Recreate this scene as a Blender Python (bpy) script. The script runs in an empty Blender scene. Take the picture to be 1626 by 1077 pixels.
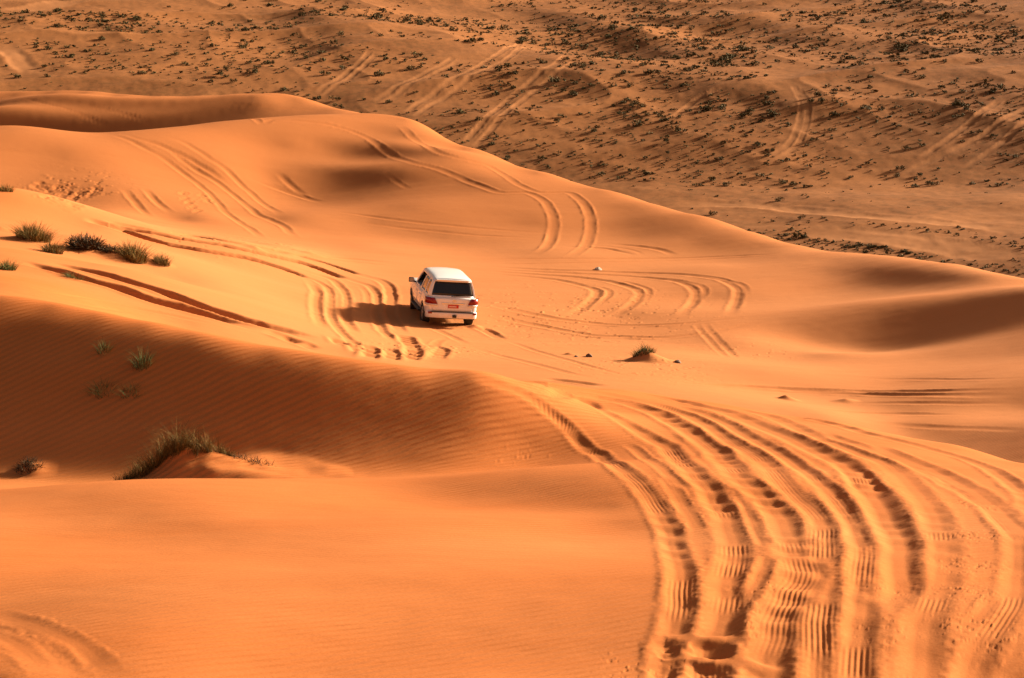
import bpy, bmesh, math, random
import numpy as np
from mathutils import Vector, Matrix, Euler

# ------------------------------------------------------------------ camera, light, exposure
scene = bpy.context.scene
CAM_H = 40.0
cam_data = bpy.data.cameras.new("camera")
cam_data.sensor_width = 36.0
cam_data.lens = 70.0
cam_data.clip_start = 0.2
cam_data.clip_end = 9000.0
camera = bpy.data.objects.new("camera", cam_data)
camera.location = (0.0, 0.0, CAM_H)
camera.rotation_euler = (math.radians(90.0 - 13.0), 0.0, 0.0)
scene.collection.objects.link(camera)
scene.camera = camera

SUN_AZ = math.radians(62.0)      # measured from +Y towards +X
SUN_EL = math.radians(17.5)
world = bpy.data.worlds.new("World")
scene.world = world
world.use_nodes = True
wn = world.node_tree
wn.nodes.clear()
sky = wn.nodes.new("ShaderNodeTexSky")
sky.sky_type = 'NISHITA'
sky.sun_disc = False
sky.sun_elevation = SUN_EL
sky.sun_rotation = SUN_AZ
sky.altitude = 200.0
sky.air_density = 1.0
sky.dust_density = 5.0
sky.ozone_density = 0.6
tint = wn.nodes.new("ShaderNodeMix")
tint.data_type = 'RGBA'
tint.blend_type = 'MULTIPLY'
tint.inputs[0].default_value = 1.0
tint.inputs[7].default_value = (1.0, 0.73, 0.57, 1.0)    # dusty evening air
bg = wn.nodes.new("ShaderNodeBackground")
bg.inputs[1].default_value = 0.055
wo = wn.nodes.new("ShaderNodeOutputWorld")
wn.links.new(sky.outputs[0], tint.inputs[6])
wn.links.new(tint.outputs[2], bg.inputs[0])
wn.links.new(bg.outputs[0], wo.inputs[0])

sun_data = bpy.data.lights.new("sun", 'SUN')
sun_data.energy = 5.0
sun_data.angle = math.radians(5.0)
sun_data.color = (1.0, 0.89, 0.70)
sun = bpy.data.objects.new("sun", sun_data)
sun_dir = Vector((math.sin(SUN_AZ) * math.cos(SUN_EL), math.cos(SUN_AZ) * math.cos(SUN_EL), math.sin(SUN_EL)))
sun.rotation_euler = (-sun_dir).to_track_quat('-Z', 'Y').to_euler()
sun.location = sun_dir * 300
scene.collection.objects.link(sun)

scene.view_settings.view_transform = 'Standard'
scene.view_settings.look = 'None'
scene.view_settings.gamma = 1.0
scene.view_settings.exposure = 1.42
scene.cycles.max_bounces = 6
scene.cycles.diffuse_bounces = 4

# ------------------------------------------------------------------ the dunes: a height field through surveyed points
# (x, y, z, weight) of known ground points and (x, y, slope toward the sun, weight) of known slopes
GROUND_POINTS = np.array([-5.46,14.51,-6.06,1,-3.97,14.46,-6.04,1,-3.32,14.83,-6.1,1,-4.43,16.21,-6.32,1,-2.05,14.66,-6.12,1,-0.06,14.6,-6.1,1,1.3,14.44,-6.03,1,2.82,14.22,-5.94,1,3.97,14.46,-6.04,1,5.34,14.55,-6.08,1,-6.96,18.75,-6.65,1,-5.1,18.82,-6.67,1,-2.55,18.53,-6.57,1,-0.08,18.2,-6.45,1,1.6,17.93,-6.36,1,3.46,17.66,-6.26,1,4.84,17.86,-6.33,1,-6.24,23.17,-7.57,1,-3.05,22.29,-7.28,1,-0.09,22,-7.19,1,1.87,22.92,-7.33,1,4.29,22.09,-7.06,1,6.1,22.69,-7.25,1,-10.69,29.1,-8.9,1,-7.77,28.98,-8.84,1,-5.75,28.42,-8.71,1,-3.36,28.1,-8.58,1,-1.51,28.16,-8.56,1,0.35,28.5,-8.57,1,1.78,28.95,-8.46,1,3.6,28.27,-8.26,1,5.44,28.18,-8.23,1,6.99,26.08,-7.98,1,-11.02,30.04,-9.03,1,-8.02,29.94,-8.97,1,-5.94,29.41,-8.84,1,-3.48,29.09,-8.75,1,-1.57,29.26,-8.75,1,0.36,30,-8.71,1,-12.42,34.64,-6.87,1,-8.89,33.85,-7.06,1,-7.98,33.46,-7.12,1,-7.07,32.95,-7.16,1,-6.19,32.52,-7.24,1,-5.35,32.16,-7.33,1,-3.94,31.66,-7.49,1,-3.2,31.44,-7.56,1,-2.58,31.29,-7.64,1,-1.86,31.24,-7.71,1,-1.16,31.38,-7.81,1,-0.14,32.5,-8.18,1,0.41,34,-8.62,1,1.63,36.46,-9.38,1,3.36,35.84,-9.46,1,5.28,33.08,-9.08,1,6.83,30.24,-8.69,1,7.63,28.5,-8.49,1,9.47,26.35,-8.33,1,0.87,30.49,-8.49,1,1.5,33.47,-8.98,1,2.08,33.94,-9.11,1,2.95,31.36,-8.73,1,4.4,30.69,-8.65,1,-20.26,56.48,-11.2,1,-14.71,56.1,-11.31,1,-17.19,65.79,-12.18,1,-9.84,59.19,-13.2,1,-11.75,71.03,-14.32,1,-13.34,80.91,-14.98,1,-14.19,66.5,-12.75,1,-4.92,59.8,-14.23,1,-5.96,72.76,-15.87,1,-6.75,82.73,-16.68,1,-7.22,88.71,-16.86,1,-2.24,60.96,-14.88,1,-2.63,75.35,-16.51,1,-3.13,85.94,-17.04,1,0.69,57,-14.33,1,0.78,65,-15.47,1,0.91,75.99,-16.57,1,1.01,84.99,-17.13,1,3.53,57.89,-14.56,1,4,65.88,-15.68,1,4.65,76.86,-16.76,1,5.26,87.34,-17.32,1,5.58,92.83,-17.5,1,5.93,98.82,-17.66,1,6.22,103.81,-17.54,1,7.61,69.58,-16.1,1,8.82,81.02,-16.87,1,9.7,89.48,-17.16,1,7.69,61.02,-15.14,1,8.5,53.33,-14.4,1,9.34,58.76,-15.17,1,10.63,67.16,-15.99,1,11.38,72.11,-16.2,1,12.06,76.56,-16.37,1,13.03,82.98,-16.73,1,13.71,87.43,-16.91,1,12.92,48.3,-14.11,1,14.65,55.08,-14.78,1,16.74,63.33,-15.07,1,14.6,65.39,-15.57,1,11.53,55.31,-14.84,1,12.41,59.72,-15.22,1,15.44,69.3,-15.8,1,14.75,71.49,-15.83,1,13.22,72,-15.99,1,16.35,71.45,-15.51,1,17.62,71.05,-15.14,1,18.3,69.64,-14.73,1,16.35,73.71,-15.25,1,18.58,73.18,-14.9,1,14.25,75.16,-15.74,1,16.98,76.64,-15.5,1,15.84,80.97,-16.05,1,14.66,84.74,-16.58,1,17.02,79.19,-15.6,1,18.25,76.86,-15.19,1,13.2,94.08,-17.02,1,14.71,90.31,-16.72,1,16.41,86.97,-16.25,1,18.02,81.53,-15.58,1,19.9,75.94,-15.18,1,24.56,69.81,-15.22,1,-21.09,81.31,-12.42,1,-28.09,79.16,-11.84,1,-17.02,80.21,-13.5,1,-15.16,81.1,-14.17,1,-13.02,84,-14.95,1,-11.01,87.31,-15.77,1,-15.81,74.34,-13.28,1,-20.11,94.89,-15.42,1,-15.96,97.2,-16.42,1,-11.66,100.32,-16.95,1,-6.87,100.77,-17.02,1,-3.55,97.94,-17.5,1,-7.61,93.69,-17.05,1,1.2,100.99,-17.06,1,1.11,93.49,-17.31,1,-21.52,101.75,-15.55,1,-24.54,108.25,-14.8,1,-27.99,108.45,-14.14,1,-37.59,106.56,-13.21,1,-29.18,113.3,-13.69,1,-23.21,115.69,-14.38,1,-18.44,120.6,-14.42,1,-13.2,125.31,-14.47,1,-10.21,127.59,-14.61,1,-6.94,126.81,-14.84,1,-2.77,119.47,-15.8,1,1.34,113.49,-16.32,1,4.74,108.4,-16.56,1,9.28,101.07,-16.81,1,11.45,97.33,-16.92,1,-17.01,110.7,-15.49,1,-13.62,118.22,-15.22,1,-12.97,112.25,-16.07,1,-6.68,121.82,-15.3,1,-6.06,109.83,-16.43,1,-2.2,109.48,-16.2,1,-0.44,107,-16.45,1,-5.72,103.34,-16.79,1,7.71,101.71,-16.69,1,9.72,95.51,-17.22,1,12.01,94.24,-17.21,1,-46.52,153.09,-15.98,1,-43.75,153.1,-16.02,1,-40.97,153.08,-16.05,1,-38.13,152.82,-16.04,1,-35.2,152.2,-15.94,1,-32.33,150.96,-15.98,1,-29.49,149.54,-16.04,1,-26.65,148.59,-16.01,1,-23.82,147.73,-15.96,1,-21.06,147.2,-15.91,1,-18.35,146.98,-15.86,1,-15.7,144.73,-15.89,1,-13.14,141.89,-15.93,1,-43.41,142.54,-16.23,1,-42.35,142.68,-16.23,1,-41.29,142.83,-16.23,1,-40.23,142.96,-16.23,1,-39.16,143.09,-16.23,1,-38.09,143.21,-16.23,1,-37.02,143.32,-16.23,1,-35.91,143.23,-16.25,1,-34.81,143.1,-16.28,1,-33.7,142.95,-16.31,1,-32.6,142.81,-16.33,1,-31.49,142.65,-16.36,1,-30.39,142.48,-16.38,1,-29.29,142.37,-16.37,1,-28.2,142.31,-16.33,1,-27.1,142.24,-16.29,1,-26.01,142.16,-16.25,1,-24.92,142.08,-16.21,1,-23.83,142.01,-16.16,1,-22.8,142.18,-16.13,1,-21.76,142.35,-16.1,1,-20.73,142.5,-16.06,1,-19.69,142.65,-16.02,1,-18.64,142.79,-15.99,1,31.92,204.52,-35.55,1,47.56,188.08,-34.83,1,14,234.58,-35.99,1,53.93,214.32,-34.82,1,34.44,221.34,-35.24,1,69.73,200.21,-34.47,1,14.48,243.07,-35.57,1,21.02,242.59,-35.5,1,27.52,241.94,-35.41,1,33.95,241.12,-35.29,1,40.32,240.14,-35.15,1,46.6,239,-34.98,1,52.78,237.71,-34.79,1,58.86,236.28,-34.58,1,64.83,234.71,-34.35,1,-1.05,254.5,-33.58,1,5.82,254.43,-33.58,1,12.67,254.18,-33.54,1,19.5,253.75,-33.49,1,26.28,253.14,-33.4,1,33.01,252.35,-33.3,1,39.67,251.39,-33.17,1,46.25,250.26,-33.02,1,52.73,248.98,-32.86,1,59.11,247.54,-32.67,1,65.37,245.96,-32.46,1,71.51,244.25,-32.23,1,-11.17,265.26,-31.63,1,-4.03,265.47,-31.66,1,3.11,265.48,-31.66,1,10.25,265.3,-31.64,1,17.36,264.93,-31.59,1,24.44,264.37,-31.52,1,31.47,263.63,-31.44,1,38.43,262.7,-31.33,1,45.31,261.61,-31.19,1,52.1,260.34,-31.04,1,58.78,258.91,-30.87,1,65.35,257.33,-30.69,1,71.79,255.61,-30.48,1,-25.78,278.81,-29.28,1,-18.34,279.4,-29.34,1,-10.86,279.79,-29.38,1,-3.36,279.98,-29.4,1,4.15,279.97,-29.4,1,11.66,279.76,-29.38,1,19.13,279.35,-29.34,1,26.57,278.74,-29.27,1,33.95,277.93,-29.19,1,41.26,276.94,-29.09,1,48.48,275.77,-28.96,1,55.61,274.42,-28.82,1,62.62,272.91,-28.66,1,69.51,271.23,-28.49,1,76.27,269.41,-28.29,1,-79.62,276.78,-26.89,1,-72.7,278.67,-27.08,1,-65.62,280.3,-27.3,1,-58.42,281.75,-27.51,1,-51.1,283.02,-27.71,1,-43.69,284.12,-27.87,1,-36.2,285.03,-27.96,1,-28.63,285.74,-28.03,1,-21.02,286.26,-28.08,1,-13.37,286.69,-28.13,1,-5.7,286.94,-28.15,1,1.99,286.99,-28.16,1,9.66,286.42,-28.2,1,17.28,285.55,-28.24,1,24.84,284.48,-28.25,1,32.57,285.52,-27.99,1,40.37,286.67,-27.67,1,48.18,287.62,-27.32,1,55.87,287.62,-27.04,1,63.23,286.1,-26.9,1,70.47,284.4,-26.74,1,77.57,282.55,-26.57,1,-83.54,291.26,-24.65,1,-76.28,293.24,-24.82,1,-68.78,294.61,-25.04,1,-61.14,295.71,-25.27,1,-53.41,296.63,-25.48,1,-45.67,297.77,-25.63,1,-37.95,299.71,-25.66,1,-30.12,301.45,-25.68,1,-22.18,302.99,-25.68,1,-14.18,304.97,-25.64,1,-6.07,306.94,-25.58,1,2.13,308.69,-25.5,1,10.35,307.99,-25.93,1,18.5,306.58,-26.47,1,26.56,304.97,-26.98,1,34.58,303.79,-26.88,1,42.51,302.49,-26.68,1,50.35,301,-26.47,1,58.08,299.42,-26.28,1,65.73,297.83,-26.14,1,73.26,296.07,-25.99,1,80.64,294.15,-25.82,1,-88.83,310.55,-22.42,1,-81.1,312.65,-22.57,1,-73.23,314.59,-22.71,1,-65.21,316.35,-22.84,1,-57.07,317.92,-22.95,1,-48.82,319.29,-23.09,1,-40.46,320.46,-23.32,1,-32.03,321.41,-23.53,1,-23.52,322.14,-23.72,1,-15.23,328.37,-24.16,1,-6.64,336.13,-24.66,1,2.37,343.67,-25.14,1,11.43,340.61,-25.71,1,20.18,335.09,-26.25,1,28.64,329.36,-26.74,1,37.12,326.65,-26.5,1,45.48,324.16,-26.16,1,53.68,321.47,-25.8,1,61.78,319.07,-25.52,1,69.93,317.39,-25.38,1,77.93,315.52,-25.23,1,85.79,313.47,-25.07,1,-96.58,338.49,-20.77,1,-88.18,340.78,-20.91,1,-79.62,342.88,-21.04,1,-70.9,344.79,-21.16,1,-62.05,346.49,-21.26,1,-53.07,347.98,-21.44,1,-44,349.24,-21.82,1,-34.83,350.27,-22.2,1,-25.58,351.07,-22.55,1,-16.59,358.38,-22.95,1,-7.24,367.53,-23.35,1,2.59,376.43,-23.71,1,12.44,371.63,-24.18,1,21.85,363.7,-24.62,1,30.84,355.54,-25.01,1,39.91,352,-24.87,1,48.84,348.86,-24.65,1,57.57,345.52,-24.41,1,66.21,342.66,-24.21,1,74.94,340.86,-24.08,1,83.52,338.86,-23.94,1,92.1,337.3,-23.6,1,-105.5,370.26,-20.44,1,-83.62,375.81,-20.74,1,-60.86,380.16,-20.98,1,-37.43,383.18,-21.15,1,-13.78,390.76,-21.57,1,10.83,398.85,-22.01,1,35.24,393.43,-21.71,1,58.85,387.22,-21.37,1,81.29,379.17,-20.93,1,102.71,371.05,-20.48,1,-13.59,37.62,-9.6,0.3,-9.95,37.71,-9.1,0.3,-11.74,44.48,-11,0.3,-8.1,37.64,-9.3,0.3,-9.68,44.97,-11.5,0.3,-6.24,37.48,-9.8,0.3,-7.72,46.36,-12.4,0.3,-4.63,37.21,-9.9,0.3,-5.8,46.64,-12.6,0.3,-3.03,36.88,-9.9,0.3,-3.76,45.85,-12.7,0.3,-1.39,37.97,-10.2,0.3,-1.72,46.97,-13.1,0.3,-0.17,40,-10.9,0.3,-0.2,48,-13.4,0.3,1.91,42.96,-11.6,0.3,3.99,42.81,-12.2,0.3,6.24,39.51,-11.8,0.3,7.34,46.42,-14.2,0.3,8.05,36.11,-11.2,0.3,9.79,43.92,-14.1,0.3,9.06,34.33,-11.2,0.3,10.97,41.58,-14,0.3,11.98,33.95,-11.5,0.3,-33.68,127.63,-17.2,0.3,-26.36,128.32,-17,0.3,-20.44,130.41,-16.4,0.3,-14.61,135.21,-16.6,0.3,-7.85,139.78,-18,0.3,-3.13,131.96,-18.5,0.3,-44.85,124.15,-17,0.3,-48.48,183.71,-27,0.3,-38.92,180.86,-27,0.3,-26.75,178,-27,0.3,-16.28,171.23,-26,0.3,-8.97,159.75,-23.5,0.3,-10.37,184.71,-29.5,0.3,-3.79,159.96,-26.5,0.3,1.56,129.99,-20.5,0.3,1.92,159.99,-27.5,0.3,5.51,123.88,-20.3,0.3,6.89,154.85,-27.5,0.3,10.85,116.5,-20.8,0.3,13.45,144.37,-27.5,0.3,13.48,113.2,-21,0.3,15.45,108.91,-21,0.3,18.96,133.66,-27,0.3,17.21,104.59,-20.8,0.3,19.28,101.18,-20.7,0.3,24.33,127.7,-27.5,0.3,21.33,95.65,-20.5,0.3,27.2,122,-27.5,0.3,23.73,89.92,-20.5,0.3,30.62,116.03,-27.5,0.3,29.94,84.87,-20.5,0.3,39.92,113.16,-28,0.3,-54.85,207.88,-33,0.3,-35.31,212.08,-33.5,0.3,-12.05,214.66,-34.5,0.3,8.44,189.81,-34,0.3,23.17,163.36,-33.5,0.3,34.39,154.21,-33.5,0.3,39.55,149.87,-33.5,0.3,53.23,150.89,-34.5,0.3,-67.95,188.1,-30,0.3,-78.14,216.32,-34.5,0.3,-1.03,245,-36,0.3,-40.24,241.67,-34.5,0.3,-20.84,244.11,-35.2,0.3,-62.51,236.89,-34,0.3,-152.89,423.23,-23,0.3,-114.81,435.11,-23,0.3,-59.79,446.01,-22.5,0.3,0,450,-22.5,0.3,56.08,446.49,-22.5,0.3,114.81,435.11,-22.5,0.3,149.72,424.36,-22,0.3,-178.6,676.83,-20,0.3,0,700,-20,0.3,178.6,676.83,-20,0.3,0,1500,-24,0.3,-382.7,1450.36,-24,0.3,382.7,1450.36,-24,0.3,0,4000,-30,0.3,-3.06,8.46,-4.2,0.3,-1.2,8.92,-4,0.3,0,9,-4,0.3,1.12,8.93,-4,0.3,2.99,8.49,-4.3,0.3,-1.28,4.83,-2.8,0.3,0,5,-2.7,0.3,1.28,4.83,-2.8,0.3,0,2.5,-1.9,0.3,-10.01,33.96,-6.96,3,-10.26,34.82,-7.15,3,-10.55,35.78,-7.4,3,-10.92,37.02,-7.8,3,-8.89,33.85,-7.06,3,-9.12,34.72,-7.26,3,-9.38,35.69,-7.51,3,-9.71,36.94,-7.92,3,-7.98,33.46,-7.12,3,-8.19,34.34,-7.32,3,-8.43,35.31,-7.58,3,-8.74,36.57,-8,3,-7.07,32.95,-7.16,3,-7.26,33.83,-7.37,3,-7.47,34.81,-7.64,3,-7.75,36.08,-8.06,3,-6.19,32.52,-7.24,3,-6.36,33.4,-7.46,3,-6.55,34.38,-7.73,3,-6.8,35.66,-8.15,3,-5.35,32.16,-7.33,3,-5.5,33.05,-7.55,3,-5.67,34.03,-7.83,3,-5.88,35.31,-8.26,3,-4.63,31.86,-7.4,3,-4.77,32.76,-7.63,3,-4.91,33.74,-7.91,3,-5.1,35.03,-8.35,3,-3.94,31.66,-7.49,3,-4.05,32.55,-7.72,3,-4.18,33.54,-8.01,3,-4.34,34.83,-8.45,3,-3.2,31.44,-7.56,3,-3.29,32.33,-7.79,3,-3.39,33.33,-8.08,3,-3.53,34.62,-8.53,3,-2.58,31.29,-7.64,3,-2.65,32.19,-7.87,3,-2.73,33.19,-8.17,3,-2.84,34.48,-8.62,3,-1.86,31.24,-7.71,3,-1.92,32.14,-7.95,3,-1.98,33.14,-8.24,3,-2.06,34.44,-8.71,3,-1.16,31.38,-7.81,3,-1.19,32.28,-8.05,3,-1.23,33.28,-8.35,3,-1.27,34.58,-8.81,3,-0.55,32,-8.02,3,-0.57,32.9,-8.27,3,-0.59,33.89,-8.57,3,-0.61,35.19,-9.04,3,-3.93,76.9,-16.46,5,-1.93,76.68,-16.54,5,-3.41,74.12,-16.43,5,-1.46,73.99,-16.53,5,-3.95,79.9,-16.63,5,-2.02,79.97,-16.73,5,-54.67,155.68,-16.15,4,-56.05,159.57,-16.66,4,-57.98,165.01,-17.54,4,-46.52,153.09,-15.98,4,-47.69,156.91,-16.48,4,-49.34,162.26,-17.35,4,-39.27,153.04,-16.07,4,-40.26,156.87,-16.57,4,-41.65,162.22,-17.45,4,-34.7,152.09,-15.93,4,-35.58,155.89,-16.42,4,-36.81,161.21,-17.29,4,-28.89,149.23,-16.05,4,-29.62,152.96,-16.55,4,-30.64,158.18,-17.41,4,-25.67,148.3,-16.04,4,-26.31,152,-16.54,4,-27.22,157.19,-17.4,4,-22.47,147.3,-15.93,4,-23.04,150.98,-16.43,4,-23.83,156.13,-17.28,4,-17.77,146.93,-15.85,4,-18.22,150.6,-16.34,4,-18.85,155.74,-17.19,4,-13.14,141.89,-15.93,4,-13.47,145.44,-16.42,4,-13.94,150.41,-17.27,4,-10.43,138.61,-15.87,4,-10.7,142.07,-16.36,4,-11.07,146.92,-17.19,4,-38.58,109.4,-13.39,4,-39.55,112.13,-13.8,4,-40.92,115.95,-14.49,4,-29.18,113.3,-13.69,4,-29.91,116.14,-14.11,4,-30.94,120.1,-14.82,4,-26.24,114.53,-14.06,4,-26.9,117.4,-14.48,4,-27.83,121.4,-15.21,4,-23.21,115.69,-14.38,4,-23.8,118.59,-14.82,4,-24.62,122.63,-15.56,4,-20.71,118.2,-14.39,4,-21.23,121.15,-14.83,4,-21.96,125.29,-15.58,4,-18.44,120.6,-14.42,4,-18.91,123.61,-14.86,4,-19.56,127.83,-15.61,4,-15.69,123,-14.39,4,-16.08,126.08,-14.83,4,-16.64,130.38,-15.59,4,-13.2,125.31,-14.47,4,-13.53,128.44,-14.91,4,-14,132.82,-15.67,4,-10.21,127.59,-14.61,4,-10.47,130.78,-15.06,4,-10.83,135.25,-15.83,4,-8.61,127.71,-14.7,4,-8.82,130.9,-15.15,4,-9.13,135.37,-15.93,4,-6.94,126.81,-14.84,4,-7.12,129.98,-15.29,4,-7.36,134.42,-16.07,4,-4.81,123.41,-15.3,4,-4.93,126.49,-15.77,4,-5.1,130.81,-16.55,4,-2.77,119.47,-15.8,4,-2.84,122.45,-16.28,4,-2.94,126.64,-17.07,4,-0.66,116,-16.05,4,-0.68,118.9,-16.53,4,-0.7,122.96,-17.33,4,1.34,113.49,-16.32,4,1.37,116.33,-16.8,4,1.42,120.3,-17.61,4,3.08,110.96,-16.49,4,3.15,113.73,-16.97,4,3.26,117.61,-17.78,4,4.74,108.4,-16.56,4,4.86,111.11,-17.05,4,5.02,114.9,-17.85,4,7.1,104.76,-16.68,4,7.27,107.38,-17.17,4,7.53,111.05,-17.97,4,9.28,101.07,-16.81,4,9.52,103.6,-17.3,4,9.84,107.14,-18.1,4,11.45,97.33,-16.92,4,11.74,99.76,-17.4,4,12.14,103.17,-18.2,4,13.2,94.08,-17.02,4,13.53,96.43,-17.51,4,14,99.72,-18.31,4,14.71,90.31,-16.72,4,15.08,92.57,-17.2,4,15.6,95.73,-17.98,4,16.41,86.97,-16.25,4,16.82,89.14,-16.71,4,17.4,92.18,-17.46,4,17.26,84.25,-15.88,4,17.69,86.36,-16.33,4,18.3,89.3,-17.06,4,18.02,81.53,-15.58,4,18.47,83.57,-16.02,4,19.11,86.42,-16.74,4,19.06,78.72,-15.35,4,19.54,80.69,-15.79,4,20.22,83.45,-16.49,4,19.9,75.94,-15.18,4,20.4,77.83,-15.61,4,21.11,80.49,-16.3,4,21.06,73.55,-15.12,4,21.59,75.38,-15.54,4,22.33,77.95,-16.23,4,22.8,71.45,-15.16,4,23.37,73.24,-15.58,4,24.18,75.73,-16.27,4,0.41,34,-8.62,4,1.63,36.46,-9.38,4,3.36,35.84,-9.46,4,3.46,36.92,-9.76,4,3.6,38.35,-10.21,4,4.4,34.72,-9.33,4,4.53,35.76,-9.63,4,4.71,37.15,-10.07,4,5.28,33.08,-9.08,4,5.44,34.07,-9.37,4,5.65,35.4,-9.8,4,6.11,31.72,-8.9,4,6.29,32.67,-9.18,4,6.54,33.94,-9.6,4,6.83,30.24,-8.69,4,7.03,31.15,-8.97,4,7.31,32.36,-9.37,4,7.63,28.5,-8.49,4,7.86,29.35,-8.76,4,8.17,30.49,-9.16,4,8.42,27.23,-8.37,4,8.67,28.04,-8.64,4,9.01,29.13,-9.03,4]).reshape(-1, 4)
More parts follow.
